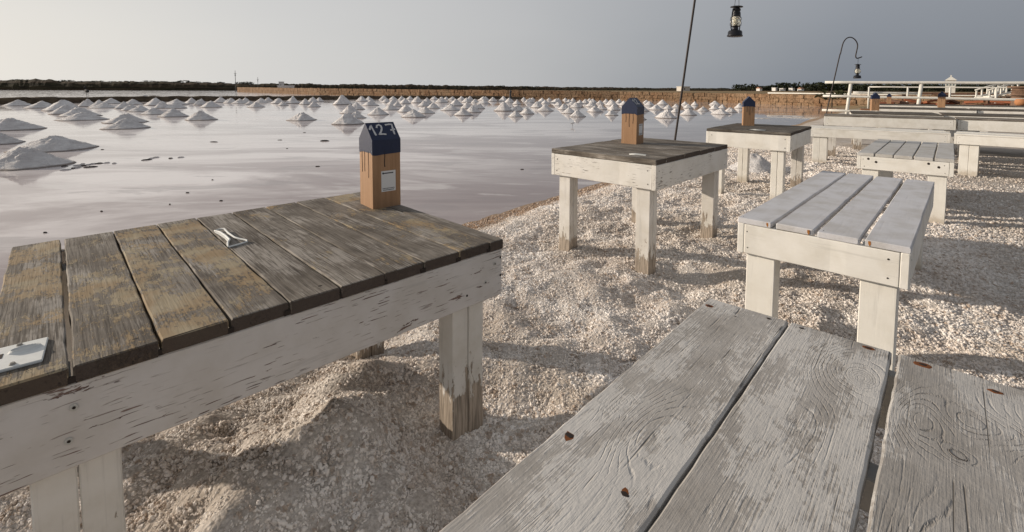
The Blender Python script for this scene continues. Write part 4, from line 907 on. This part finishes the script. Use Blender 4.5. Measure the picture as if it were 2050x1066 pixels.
# knot outline that stands proud on the third board
bm = bmesh.new()
for i in range(28):
    t0, t1 = 6.2832 * i / 28, 6.2832 * (i + 1) / 28
    q = [bm.verts.new((cx * math.cos(t), cy * math.sin(t), z)) for (t, cx, cy, z) in ((t0, .0135, .0085, 0), (t1, .0135, .0085, 0), (t1, .0125, .0076, .0007), (t0, .0125, .0076, .0007))]; bm.faces.new(q)
o = from_bm(bm, 'knot_ring', NAIL, E_); o.location = el(0.523, 0.325) + (0.6002,); o.rotation_euler = (0, 0, -0.7)
# F: bench behind D
Fb = furniture('bench', 'white bench with five worn boards and big dark bolts, behind the pale grey bench', 'bench', (3.402, 4.62, 0), -0.748, 0.70, 1.80, 0.600, 0.030, 0.125, 5, 'y', SEATF, WHITE, WHITE_LEG, (0.13, 0.10), 0.012, 0.012, 'slatted benches', 'none', leg_ins=(0.04, 0.031))
for x, z in ((0.09, 0.545), (0.15, 0.520), (0.53, 0.545), (0.60, 0.520)): nail(Fb, (x, -0.001, z), 0.013, '-y')
# G: two long benches standing across, seat of two boards with an open slot
def long_bench(lab, x, y, rz, L, extra=None):
    return furniture('long_bench', lab, 'bench', (x, y, 0), rz, L, 0.62, 0.600, 0.022, 0.125, 2, 'x', WHITE, WHITE, [WHITE_LEG, WHITE_LEG, PEEL_LEG, PEEL_LEG], (0.20, 0.12), 0.03, 0.10, 'long white benches across the terrace', 'x', cuts=[(0.0, 0.22), (0.36, 0.62)])
long_bench('long white bench with a slotted seat, left one of the pair behind the third table', 4.92, 7.80, -0.62, 1.74)
long_bench('long white bench continuing to the right edge of the photo', 6.36, 6.76, -0.80, 1.9)
# H, J, K, L: long tables in rows behind
def long_table(lab, x, y, rz, L, Dp, top=None):
    return furniture('long_table', lab, 'table', (x, y, 0), rz, L, Dp, 0.760, 0.022, 0.165, 5, 'x', top or GREYC, WHITE, [PEEL_LEG] * 4, (0.14, 0.12), 0.03, 0.004, 'long tables in rows across the terrace', 'x')
long_table('long white table directly behind the left long bench, brown board edge on top', 5.76, 8.70, -0.60, 1.80, 0.72, GREYB)
long_table('long white table at the right edge behind the right long bench, paint cracked', 7.31, 7.72, -0.70, 1.9, 0.72, GREYB)
long_table('dark-topped table carrying the nearest of the small far number posts', 6.97, 9.69, -0.60, 1.42, 1.3)
long_table('dark-topped table right of the one with the small number post', 8.34, 9.08, -0.66, 2.2, 1.2)
long_table('dark-topped table in the third row with a number post at its back edge', 9.74, 12.59, -0.62, 1.92, 1.4)
long_table('dark-topped table in the third row at the right edge', 11.36, 11.50, -0.66, 2.4, 1.4)
long_table('rearmost dark table before the white railing', 12.22, 16.05, -0.66, 1.68, 1.4)
long_table('rearmost table at the right edge carrying the clay pot', 13.87, 15.24, -0.66, 3.0, 1.4)
# a loose heap under the third table
o = bpy.data.objects.new('salt_heap', FARM[2]); COL.objects.link(o); o.location = (3.72, 7.2, -0.02); o.scale = (0.44, 0.42, 0.30); o.rotation_euler = (0, 0, 1.0)
tag(o, 'loose white salt heap on the beach, seen between the legs of the third table', 'salt heap')

# ------------------------------------------------------------------ number posts (little painted houses)
def mat_cedar():
    m = M('cedar_post'); v = m.obj(); g = m.noise(m.vm('MULTIPLY', v, (60, 60, 3.0)), 1.0, 5, 0.6, 0.3)
    c = m.mix(m.step(g, 0.35, 0.68), (0.34, 0.195, 0.105), (0.42, 0.25, 0.14))
    return m.fin(c, 0.6, m.bump(g, 0.001, 0.5), 0.3)
CEDAR = mat_cedar(); NAVY = flat('navy_paint', (0.014, 0.024, 0.065), 0.45, 0.4, vs=40); DRIP = flat('dark_drip', (0.030, 0.022, 0.022), 0.5)
CHALK = flat('white_marker', (0.66, 0.66, 0.66), 0.7, vs=90, var=0.3); STICK = flat('white_sticker', (0.74, 0.74, 0.73), 0.5, var=0.06); INK = flat('print_ink', (0.04, 0.045, 0.06), 0.5)
DIG = {'1': [[(0.0, .55), (.35, 1.0), (.55, 0.0)]], '2': [[(0, .7), (.12, .93), (.38, 1.0), (.55, .85), (.5, .58), (.28, .3), (.02, .08), (.3, .1), (.75, .05)]],
       '7': [[(0, .95), (.5, 1.0), (.8, .97), (.72, .5), (.66, 0)], [(.38, .42), (.95, .5)]], '6': [[(.6, .95), (.2, .6), (.1, .25), (.35, .02), (.6, .2), (.5, .45), (.15, .35)]]}
def number_post(lab, loc, rz, digits, s=1.0, part=True, sticker=True, ped=0.0):
    t_ = thing('number_post', lab, 'table number', loc, rz, 'number posts on the tables')
    w, he, hr, hn = 0.070, 0.318, 0.394, 0.258
    bm = bmesh.new(); n = 5
    for (z0, z1) in ((0.0005, hn),):
        add_box(bm, -w, w, -w, w, z0, z1)
    bmesh.ops.bevel(bm, geom=[e for e in bm.edges if abs(e.verts[0].co.z - e.verts[1].co.z) > 0.1], offset=0.002, segments=1, affect='EDGES')
    from_bm(bm, 'post_body', CEDAR, t_)
    # painted cap: square sides, then a gable with its ridge along x; wavy lower edge lies 1 mm proud
    bm = bmesh.new(); q = w + 0.0012; r = random.Random(int(rz * 100))
    def low(t): return hn - 0.003 - 0.006 * math.sin(t * 2.7 + rz) - 0.003 * math.sin(t * 7 + 1)
    ringl, ringt = [], []; N_ = 6; corners = [(-q, -q), (q, -q), (q, q), (-q, q)]
    for c in range(4):
        (x0, y0), (x1, y1) = corners[c], corners[(c + 1) % 4]
        for i in range(N_):
            f = i / N_; ringl.append(bm.verts.new((x0 + (x1 - x0) * f, y0 + (y1 - y0) * f, low(c + f)))); ringt.append(bm.verts.new((x0 + (x1 - x0) * f, y0 + (y1 - y0) * f, he)))
    K = len(ringl)
    for i in range(K): bm.faces.new((ringl[i], ringl[(i + 1) % K], ringt[(i + 1) % K], ringt[i]))
    ra, rb = bm.verts.new((-q, 0, hr)), bm.verts.new((q, 0, hr))
    bm.faces.new(ringt[0:N_ + 1] + [rb, ra]); bm.faces.new(ringt[2 * N_:3 * N_ + 1] + [ra, rb])
    bm.faces.new(ringt[N_:2 * N_ + 1] + [rb]); bm.faces.new(ringt[3 * N_:] + [ringt[0], ra]); bm.faces.new(ringl[::-1])
    bmesh.ops.recalc_face_normals(bm, faces=bm.faces); from_bm(bm, 'painted_roof', NAVY, t_)
    # paint drips
    for (face, pos, ln) in (('-x', -.040, .105), ('-x', -.012, .10), ('-x', .030, .125), ('-y', -.010, .075)) if part else (('-x', -.03, .08), ('-x', .0, .12), ('-x', .035, .09)):
        bm = bmesh.new(); pts = [(pos + 0.0012 * math.sin(k * 1.3 + pos * 99), hn - ln * k / 6 + 0.008, 0.0022 + (0.0007 if k == 6 else 0)) for k in range(7)]
        prev = None
        for (u, z, hw) in pts:
            if face == '-x': ring = [bm.verts.new((-w - d_, -u + s_ * hw, z)) for s_, d_ in ((-1, 0), (0, .0018), (1, 0))]
            else: ring = [bm.verts.new((u + s_ * hw, -w - d_, z)) for s_, d_ in ((-1, 0), (0, .0018), (1, 0))]
            if prev:
                for i in range(2): bm.faces.new((prev[i], prev[i + 1], ring[i + 1], ring[i]))
            prev = ring
        from_bm(bm, 'paint_drip', DRIP, t_)
    # handwriting on the roof slope that faces -y
    L = math.hypot(q, hr - he); ny, nz = -(hr - he) / L, q / L
    def slope(u, v, o=0.0009): return Vector((-q + 2 * q * u, -q + q * v + ny * o, he + (hr - he) * v + nz * o))
    u0 = 0.06
    for ch, wd in digits:
        for st in DIG[ch]:
            bm = bmesh.new(); P = [slope(u0 + wd * a, 0.26 + 0.60 * b) for a, b in st]
            fine = []
            for a, b in zip(P, P[1:]): fine += [a.lerp(b, k / 4) for k in range(4)]
            fine.append(P[-1]); nrm = Vector((0, ny, nz)); prev = None
            for i, p in enumerate(fine):
                d = (fine[min(i + 1, len(fine) - 1)] - fine[max(i - 1, 0)]).normalized(); sd_ = d.cross(nrm).normalized() * (0.0042 + 0.0006 * math.sin(i * 1.9))
                ring = [bm.verts.new(p - sd_ - nrm * 0.0006), bm.verts.new(p - sd_ * 0.9 + nrm * 0.0006), bm.verts.new(p + sd_ * 0.9 + nrm * 0.0006), bm.verts.new(p + sd_ - nrm * 0.0006)]
                if prev:
                    for k in range(3): bm.faces.new((prev[k], prev[k + 1], ring[k + 1], ring[k]))
                else: bm.faces.new(ring)
                prev = ring
            bm.faces.new(prev[::-1]); bmesh.ops.recalc_face_normals(bm, faces=bm.faces)
            from_bm(bm, 'digit_stroke', CHALK, t_)
        u0 += wd
    if sticker:
        bm = bmesh.new(); y = -w - 0.0008; x0, x1, z0, z1 = (-0.028, 0.044, 0.075, 0.172)
        add_box(bm, x0, x1, y, -w + 0.001, z0, z1); st_ = from_bm(bm, 'sticker', STICK, t_)
        bm = bmesh.new(); yy = y - 0.0005
        add_box(bm, x0 + .014, x0 + .060, yy, y + .0002, z1 - .0135, z1 - .0085)
        for i in range(9): add_box(bm, x0 + .006 + i * .0068, x0 + .0105 + i * .0068, yy, y + .0002, z0 + .0130, z0 + .0165); 
        for i in range(8): add_box(bm, x0 + .009 + i * .0068, x0 + .0138 + i * .0068, yy, y + .0002, z0 + .0055, z0 + .0088)
        from_bm(bm, 'small_print', INK, st_)
        bm = bmesh.new(); cyl(bm, 0, 0, 0, 0.0008, 0.0045, 0.0045, 12); o = from_bm(bm, 'logo_dot', INK, st_); o.location = (x0 + .009, y + 0.0001, z1 - .011); o.rotation_euler = (math.pi / 2, 0, 0)
    t_.scale = (s, s, s); return t_
c7, s7 = math.cos(0.72), math.sin(0.72)
number_post('orange cedar number post with navy roof reading 127 on the nearest table', (-0.635 + 0.07 * c7 - 0.07 * s7, 2.134 + 0.07 * s7 + 0.07 * c7, AZ), 0.72, [('1', .26), ('2', .33), ('7', .31)])
number_post('cedar number post with navy roof on the second table, number partly visible', (1.00, 3.90, 0.762), 0.88, [('1', .28), ('2', .42)], 0.96, False)
number_post('cedar number post with long dark drips on the third, dark-topped table', (2.985, 5.955, 0.765), 1.22, [('1', .28)], 0.93, False, False)
number_post('small far number post on the dark table in front of the railing post', (8.29, 10.79, 0.76), 1.1, [('1', .28), ('2', .42)], 1.05, False, False)
number_post('far number post below the middle rail with white marks on its navy cap', (12.0, 13.2, 0.76), 0.85, [('1', .28), ('2', .42)], 1.15, False, False)
number_post('farthest little number post, seen across the lower rail', (13.58, 17.02, 0.76), 0.9, [('1', .28)], 0.95, False, False)

# ------------------------------------------------------------------ small things on the tables
PLASTIC = flat('white_plastic', (0.78, 0.79, 0.77), 0.65, 0.25, var=0.12, vs=60)
def plate():
    c = Vector((-0.965, 0.942, AZ)); rz = math.atan2(0.9972 - 0.8703 - 0.02, -1.0189 + 0.9773) 
    t_ = thing('clip_plate', 'white plastic mounting plate with slots screwed to the leftmost board of the nearest table', 'plate', (-1.020, 0.924, AZ + 0.0005), 0.70)
    L, Wd, T = 0.150, 0.115, 0.006
    bm = bmesh.new(); add_box(bm, -L, 0.055, -Wd / 2, Wd / 2, 0, T); bmesh.ops.bevel(bm, geom=list(bm.edges), offset=0.0016, segments=2, affect='EDGES'); from_bm(bm, 'plate_body', PLASTIC, t_)
    bm = bmesh.new(); n = 24
    a = [bm.verts.new((0.026 * math.cos(6.2832 * i / n) + 0.024, 0.013 * math.sin(6.2832 * i / n) + 0.014, T)) for i in range(n)]
    b = [bm.verts.new((0.022 * math.cos(6.2832 * i / n) + 0.024, 0.0095 * math.sin(6.2832 * i / n) + 0.014, T + 0.006)) for i in range(n)]
    c_ = [bm.verts.new((0.017 * math.cos(6.2832 * i / n) + 0.024, 0.005 * math.sin(6.2832 * i / n) + 0.014, T - 0.001)) for i in range(n)]
    for i in range(n):
        j = (i + 1) % n; bm.faces.new((a[i], a[j], b[j], b[i])); bm.faces.new((b[i], b[j], c_[j], c_[i]))
    bm.faces.new(c_); from_bm(bm, 'raised_oval', PLASTIC, t_, True)
    bm = bmesh.new(); add_box(bm, -0.022, -0.008, -0.002, 0.020, T - 0.001, T + 0.0006); from_bm(bm, 'slot', NAIL, t_)
    for (x, y) in ((0.012, Wd / 2 - 0.011), (0.012, -Wd / 2 + 0.013)):
        bm = bmesh.new(); cyl(bm, 0, 0, T, T + 0.004, 0.0055, 0.0035, 12); o = from_bm(bm, 'screw', flat('steel', (0.35, 0.32, 0.28), 0.35, 0.5, 0.8), t_); o.location = (x, y, 0)
plate()
def tube_curve(name, P, r, mat, parent, cyclic=False, taper=None, n=8):
    bm = bmesh.new(); prev = None; first = None; P = [Vector(p) for p in P]; K = len(P)
    ref = Vector((0, 0, 1)); nr = None
    for i, p in enumerate(P):
        d = (P[(i + 1) % K] - P[i - 1]) if cyclic else (P[min(i + 1, K - 1)] - P[max(i - 1, 0)])
        d.normalize()
        if nr is None: nr = d.cross(ref if abs(d.z) < 0.9 else Vector((0, 1, 0))).normalized()
        nr = (nr - d * nr.dot(d)).normalized(); bn = d.cross(nr); rr = r * (taper[i] if taper else 1)
        ring = [bm.verts.new(p + nr * rr * math.cos(6.2832 * k / n) + bn * rr * math.sin(6.2832 * k / n)) for k in range(n)]
        if prev:
            for k in range(n): bm.faces.new((prev[k], prev[(k + 1) % n], ring[(k + 1) % n], ring[k]))
        else: first = ring
        prev = ring
    if cyclic:
        for k in range(n): bm.faces.new((prev[k], prev[(k + 1) % n], first[(k + 1) % n], first[k]))
    else: bm.faces.new(first[::-1]); bm.faces.new(prev)
    bmesh.ops.recalc_face_normals(bm, faces=bm.faces); return from_bm(bm, name, mat, parent, True)
t_ = thing('cloth_clip', 'white plastic tablecloth clip lying across a joint of the nearest table', 'clip', (0, 0, 0))
z = AZ + 0.003
tube_curve('clip_arm', [(-1.136, 1.776, z + .004), (-1.128, 1.793, z + .006), (-1.110, 1.793, z + .007), (-1.064, 1.742, z + .007), (-1.010, 1.690, z + .007), (-0.985, 1.676, z + .006), (-0.955, 1.670, z + .003), (-0.946, 1.658, z + .001), (-0.958, 1.638, z), (-0.978, 1.604, z), (-0.990, 1.616, z + .001), (-1.004, 1.640, z + .005), (-1.012, 1.664, z + .007), (-1.05, 1.705, z + .007), (-1.10, 1.752, z + .007), (-1.128, 1.770, z + .005)], 0.0034, PLASTIC, t_, True)
bm = bmesh.new(); pts = [(-1.134, 1.772), (-1.10, 1.744), (-1.05, 1.698), (-1.012, 1.655), (-0.998, 1.628), (-0.982, 1.602)]; hh = [.003, .006, .007, .006, .003, .001]; pr = None
for (x, y), h_ in zip(pts, hh):
    ring = [bm.verts.new(c) for c in ((x, y, AZ + .0015), (x, y, AZ + .003 + h_), (x + .0025, y + .0025, AZ + .003 + h_), (x + .0025, y + .0025, AZ + .0015))]
    if pr:
        for k in range(4): bm.faces.new((pr[k], pr[(k + 1) % 4], ring[(k + 1) % 4], ring[k]))
    pr = ring
bmesh.ops.recalc_face_normals(bm, faces=bm.faces); from_bm(bm, 'clip_wall', PLASTIC, t_)
t2 = thing('cloth_clip', 'white plastic clip at the front edge of the second table', 'clip', (0, 0, 0))
z = 0.766
tube_curve('clip_arm', [(0.80, 3.20, z), (0.84, 3.19, z + .004), (0.90, 3.145, z + .004), (0.895, 3.135, z), (0.84, 3.175, z), (0.80, 3.190, z)], 0.0030, PLASTIC, t2, True)
t3 = thing('cloth_clip', 'white plastic clip near the front right corner of the third table', 'clip', (0, 0, 0))
z = 0.769
tube_curve('clip_arm', [(2.64, 5.25, z), (2.70, 5.22, z + .005), (2.78, 5.15, z + .004), (2.76, 5.13, z), (2.68, 5.20, z)], 0.0035, PLASTIC, t3, True)

# ------------------------------------------------------------------ lantern hooks and lanterns
IRON = flat('rusty_iron', (0.045, 0.036, 0.034), 0.6, 0.4, 0.3, vs=50); LBLACK = flat('lantern_black', (0.018, 0.019, 0.024), 0.35, 0.5, 0.4)
GL = M('lantern_glass'); GL.fin((0.92, 0.90, 0.80), 0.12, None, 0.5, Transmission_Weight=0.65, IOR=1.2); GL = GL.m
WICKM = flat('lantern_candle', (0.78, 0.74, 0.60), 0.5)
def lathe(prof, n=24):
    bm = bmesh.new(); rows = [[bm.verts.new((r * math.cos(6.2832 * i / n), r * math.sin(6.2832 * i / n), z)) for i in range(n)] for r, z in prof]
    for a, b in zip(rows, rows[1:]):
        for i in range(n): bm.faces.new((a[i], a[(i + 1) % n], b[(i + 1) % n], b[i]))
    bm.faces.new(rows[0][::-1]); bm.faces.new(rows[-1]); return bm
def make_lantern(lab):
    t_ = thing('kerosene_lantern', lab, 'lantern', (0, 0, 0), 0, 'hurricane lanterns on the hooks')   # 1 unit = 0.41 m tall body
    from_bm(lathe([(.098, 0), (.100, .012), (.092, .022), (.090, .062), (.078, .078), (.040, .088), (.036, .128), (.052, .134), (.052, .140)]), 'oil_tank', LBLACK, t_, True)
    from_bm(lathe([(.040, .141), (.058, .16), (.066, .195), (.060, .235), (.046, .262), (.040, .268)]), 'glass_globe', GL, t_, True)
    from_bm(lathe([(.022, .142), (.024, .20), (.018, .25), (.006, .262)]), 'candle', WICKM, t_, True)
    from_bm(lathe([(.052, .269), (.058, .275), (.050, .285), (.048, .31), (.056, .318), (.046, .326), (.044, .345), (.054, .352), (.052, .372), (.036, .386), (.034, .394), (.082, .398), (.078, .404), (.03, .410)]), 'chimney_hood', LBLACK, t_, True)
    for s_ in (-1, 1):
        P = [(s_ * .070, 0, .076), (s_ * .088, 0, .10), (s_ * .092, 0, .17), (s_ * .088, 0, .25), (s_ * .080, 0, .32), (s_ * .062, 0, .362), (s_ * .050, 0, .366)]
        tube_curve('side_tube', P, 0.0075, LBLACK, t_)
        tube_curve('guard_wire', [(-.050, s_ * .046, .145), (-.025, s_ * .068, .175), (0, s_ * .074, .20), (.025, s_ * .068, .232), (.045, s_ * .046, .264)], 0.0028, LBLACK, t_)
        tube_curve('guard_wire', [(.050, s_ * .046, .145), (.025, s_ * .069, .175), (0, s_ * .075, .204), (-.025, s_ * .068, .232), (-.045, s_ * .046, .264)], 0.0028, LBLACK, t_)
    return t_
bail_pts = [(-.040, 0, .372), (-.043, 0, .44), (-.030, 0, .56), (0, 0, .605), (.030, 0, .56), (.043, 0, .44), (.040, 0, .372)]
def copy_tree(o, parent=None, label=None):
    c = o.copy(); COL.objects.link(c); c.parent = parent
    if label: c['label'] = label
    for ch in list(o.children): copy_tree(ch, c)
    return c
L1 = make_lantern('black hurricane lantern hanging near the top edge, the larger one with a cream globe')
tube_curve('bail_wire', bail_pts, 0.0030, LBLACK, L1)
L2 = copy_tree(L1, None, 'smaller black hurricane lantern on the far hook above the white railing')
L1.location = (3.035, 6.5, 1.94); L1.rotation_euler = (0, 0.05, 0.5)
L2.location = (9.975, 13.7, 1.575); L2.rotation_euler = (0, 0.06, 0.9)
def hook(lab, o, base):
    t_ = thing('lantern_hook', lab, 'hook pole', (0, 0, 0), 0, 'shepherd hook poles')
    B_ = Vector(base); V = lambda x, z: o + Vector((x, 0, z))
    T_ = V(-0.41, -0.005); P = [B_, B_.lerp(T_, 0.55), T_, V(-0.383, .085), V(-0.355, .24), V(-0.315, .405), V(-0.24, .52), V(-0.14, .565), V(-0.04, .54), V(0.05, .46), V(0.10, .34), V(0.085, .19), V(0.062, .055), V(0.075, -.018), V(0.12, -.034), V(0.18, -.016), V(0.24, .008)]
    out = []
    for i in range(len(P) - 1):
        p0, p1, p2, p3 = P[max(i - 1, 0)], P[i], P[i + 1], P[min(i + 2, len(P) - 1)]
        k = 5 if i > 1 else 2
        for j in range(k):
            t = j / k; 
            if i < 2: out.append(p1.lerp(p2, t)); continue
            out.append(0.5 * ((2 * p1) + (-p0 + p2) * t + (2 * p0 - 5 * p1 + 4 * p2 - p3) * t * t + (-p0 + 3 * p1 - 3 * p2 + p3) * t ** 3))
    out.append(P[-1]); tube_curve('bent_rod', out, 0.0155, IRON, t_)
    return t_
HO2 = Vector((9.84, 13.7, 2.185)); hook('curved iron hook pole at the white railing with the small lantern', HO2, (9.02, 13.7, -0.05))
HO1 = Vector((2.90, 6.5, 2.55)); hook('tall leaning iron pole rising out of frame beside the larger lantern', HO1, (2.155, 6.5, -0.35))

# ------------------------------------------------------------------ white railings and terrace beyond
RW = flat('white_rail_paint', (0.74, 0.72, 0.66), 0.55, 0.3, vs=8, var=0.3)
def rail_line(root, name, a, b, r):
    a, b = Vector(a), Vector(b); tube_curve(name, [a.lerp(b, i / 10) + Vector((0, 0, 0.004 * math.sin(i * 1.7))) for i in range(11)], r, RW, root, n=10)
R1 = thing('railing', 'front white wooden railing with round rails behind the tables', 'railing', (0, 0, 0))
rail_line(R1, 'rail', (13.21, 20.0, 1.575), (19.2, 15.7, 1.50), 0.055); rail_line(R1, 'rail', (13.16, 20.02, 1.00), (19.2, 15.72, 0.905), 0.050); rail_line(R1, 'rail', (13.15, 20.02, 0.40), (19.2, 15.72, 0.30), 0.050)
for t in (0.115, 0.415, 0.93):
    x, y = 13.21 + 5.99 * t, 20.0 - 4.3 * t
    bm = bmesh.new(); cyl(bm, x - 0.07, y + 0.03, -0.1, 1.60 - 0.07 * t, 0.062, 0.062, 12, 0.14, -0.02); from_bm(bm, 'post', RW, R1, True)
R2 = thing('railing', 'thin white railing further back, behind the round-railed one', 'railing', (0, 0, 0))
rail_line(R2, 'rail', (22.63, 30, 1.48), (28.5, 25, 1.42), 0.040); rail_line(R2, 'rail', (22.0, 30.5, 1.12), (25.0, 29, 1.08), 0.075)
for i in range(5):
    t = 0.0 + 0.245 * i; x, y = 22.63 + 5.87 * t, 30 - 5 * t; bm = bmesh.new(); cyl(bm, x, y, 0.0, 1.48 - 0.06 * t, 0.05, 0.05, 10); from_bm(bm, 'post', RW, R2, True)
# white pipe on the dyke
pw_ = thing('white_pipe', 'long thin white pipe lying along the top of the dyke', 'pipe', (0, 0, 0)); tube_curve('pipe', [(27.6, 51.0, 0.98), (31.5, 42.6, 0.93), (34.4, 36.0, 0.92), (44.8, 26.0, 0.95)], 0.07, RW, pw_)
# shrub on the dyke
bs = thing('dry_shrub', 'dark green shrub hanging over the dyke behind the far hook pole', 'shrub', (25.2, 37.2, 0.5), 0.0)
BUSH = flat('shrub_leaf', (0.07, 0.075, 0.03), 0.9); bme = CROWNS[1].copy(); bme.materials.clear(); bme.materials.append(BUSH)
c = link('crown', bme, None, bs); c.scale = (1.25, 1.0, 0.75)
bm = bmesh.new(); cyl(bm, 0, 0, -0.6, 0.4, 0.05, 0.03); from_bm(bm, 'stem', TRUNK, bs)
# raised earth terrace behind the second railing
EARTH = flat('red_brown_earth', (0.26, 0.13, 0.07), 0.95, vs=1.5, var=0.7)
TIMB = flat('brown_timber', (0.17, 0.095, 0.065), 0.9, vs=6, var=0.5)
dk = thing('timber_deck', 'long low brown timber deck behind the railings', 'deck', (29.5, 33.0, 0), -0.60)
for i in range(14):
    bm = bmesh.new(); add_box(bm, -2.0 + 0.9 * i, -1.13 + 0.9 * i, -0.6, 2.6, 0.98, 1.10 + 0.02 * (i % 3)); from_bm(bm, 'plank', TIMB, dk)
for i in range(6):
    bm = bmesh.new(); add_box(bm, -1.8 + 2.3 * i, -1.6 + 2.3 * i, -0.4, -0.2, 0.3, 0.975); from_bm(bm, 'support_post', TIMB, dk)
# reddish heap of roof tiles/timber between the railings
REDM = flat('red_tile', (0.34, 0.12, 0.06), 0.9, vs=3, var=0.7)
rr_ = random.Random(6)
hp = thing('timber_heap', 'untidy reddish brown heap of slabs behind the front railing', 'heap', (20.6, 24.2, 0), -0.6)
for i in range(26):
    bm = bmesh.new(); add_box(bm, -0.35, 0.35, -0.12, 0.12, -0.05, 0.05); o = from_bm(bm, 'slab', REDM if i % 3 else TIMB, hp)
    o.location = (-1.5 + 5.2 * (i / 26) + rr_.uniform(-.1, .1), rr_.uniform(-.3, .3), 0.30 + 0.14 * (i % 4)); o.rotation_euler = (rr_.uniform(-.3, .3), rr_.uniform(-.3, .3), rr_.uniform(-1, 1))
bm = bmesh.new(); add_box(bm, -2.2, 8.2, -0.5, 0.5, -0.2, 0.27); o = from_bm(bm, 'base_course', EARTH, hp)
# white glazed kiosk
WINM = flat('kiosk_pane', (0.30, 0.36, 0.36), 0.15, 0.5)
kk = thing('glazed_kiosk', 'little white glazed kiosk with a pyramid roof beyond the railings', 'kiosk', (46.3, 50, 1.08), -0.70); kk.scale = (0.62, 0.62, 0.78)
bm = bmesh.new(); add_box(bm, -.60, .60, -.60, .60, -0.1, 0.95); from_bm(bm, 'wall', RW, kk)
bm = bmesh.new(); add_box(bm, -.56, .56, -.56, .56, 0.953, 1.55); from_bm(bm, 'glazing', WINM, kk)
for x in (-.58, -.2, .2, .58):
    for y in (-.58, .58):
        bm = bmesh.new(); add_box(bm, x - .05, x + .05, y - .05, y + .05, 0.956, 1.56); from_bm(bm, 'mullion', RW, kk)
for y in (-.2, .2):
    for x in (-.58, .58):
        bm = bmesh.new(); add_box(bm, x - .05, x + .05, y - .05, y + .05, 0.956, 1.56); from_bm(bm, 'mullion', RW, kk)
bm = bmesh.new(); add_box(bm, -.62, .62, -.62, .62, 1.563, 1.68); v = [bm.verts.new(c) for c in ((-.78, -.78, 1.683), (.78, -.78, 1.683), (.78, .78, 1.683), (-.78, .78, 1.683), (-.16, -.16, 2.12), (.16, -.16, 2.12), (.16, .16, 2.12), (-.16, .16, 2.12))]
for f in ((0, 3, 2, 1), (4, 5, 6, 7), (0, 1, 5, 4), (1, 2, 6, 5), (2, 3, 7, 6), (3, 0, 4, 7)): bm.faces.new([v[i] for i in f])
add_box(bm, -.09, .09, -.09, .09, 2.123, 2.38); from_bm(bm, 'roof', RW, kk)
# white stair with slatted side
stt = thing('white_stair', 'white stair with slatted handrail climbing to the right, beside the wooden spool', 'stair', (28.2, 28, 0.95), 0.0)
for s_ in (0, 0.8):
    tube_curve('handrail', [(0, s_, 0.35), (0.9, s_, 0.62), (1.9, s_, 0.80)], 0.045, RW, stt); tube_curve('stringer', [(0, s_, -0.12), (0.9, s_, 0.14), (1.9, s_, 0.32)], 0.06, RW, stt)
    for i in range(6):
        bm = bmesh.new(); x = 0.08 + 0.33 * i; zz = 0.30 * min(x, 0.9) + max(0, x - 0.9) * 0.18; add_box(bm, x - .035, x + .035, s_ - .03, s_ + .03, zz - 0.08, zz + 0.36); from_bm(bm, 'baluster', RW, stt)
for i in range(6):
    bm = bmesh.new(); x = 0.05 + 0.33 * i; add_box(bm, x, x + 0.30, 0.07, 0.73, 0.045 * i - 0.10, 0.045 * i - 0.05); from_bm(bm, 'step', RW, stt)
for i in range(3):
    bm = bmesh.new(); add_box(bm, 0.3 + 0.6 * i, 0.42 + 0.6 * i, 0.3, 0.42, -1.0, -0.12 + 0.05 * i); from_bm(bm, 'support_post', TIMB, stt)
# wooden spool
SPW = flat('old_barrel_wood', (0.20, 0.125, 0.085), 0.85, vs=8, var=0.6)
sp = thing('wooden_spool', 'brown wooden cable spool at the right edge beneath the stair', 'spool', (21.6, 20, 0.0), 0.2)
from_bm(lathe([(.46, 0.0), (.46, .07), (.34, .075), (.34, .80), (.34, 1.05)], 28), 'plinth', SPW, sp)
from_bm(lathe([(.48, 1.053), (.48, 1.10), (.36, 1.102), (.34, 1.14), (.37, 1.18), (.33, 1.22), (.37, 1.26), (.33, 1.30), (.36, 1.38), (.48, 1.382), (.48, 1.44)], 28), 'reel', SPW, sp)
pot = thing('clay_pot', 'round orange clay pot on the rearmost table at the right edge', 'pot', (16.4, 15.2, 0.76), 0)
CLAY = flat('terracotta', (0.44, 0.20, 0.09), 0.8, vs=10)
from_bm(lathe([(.10, 0.0), (.15, .04), (.17, .10), (.16, .17), (.13, .20), (.15, .215)], 24), 'pot_body', CLAY, pot, True)
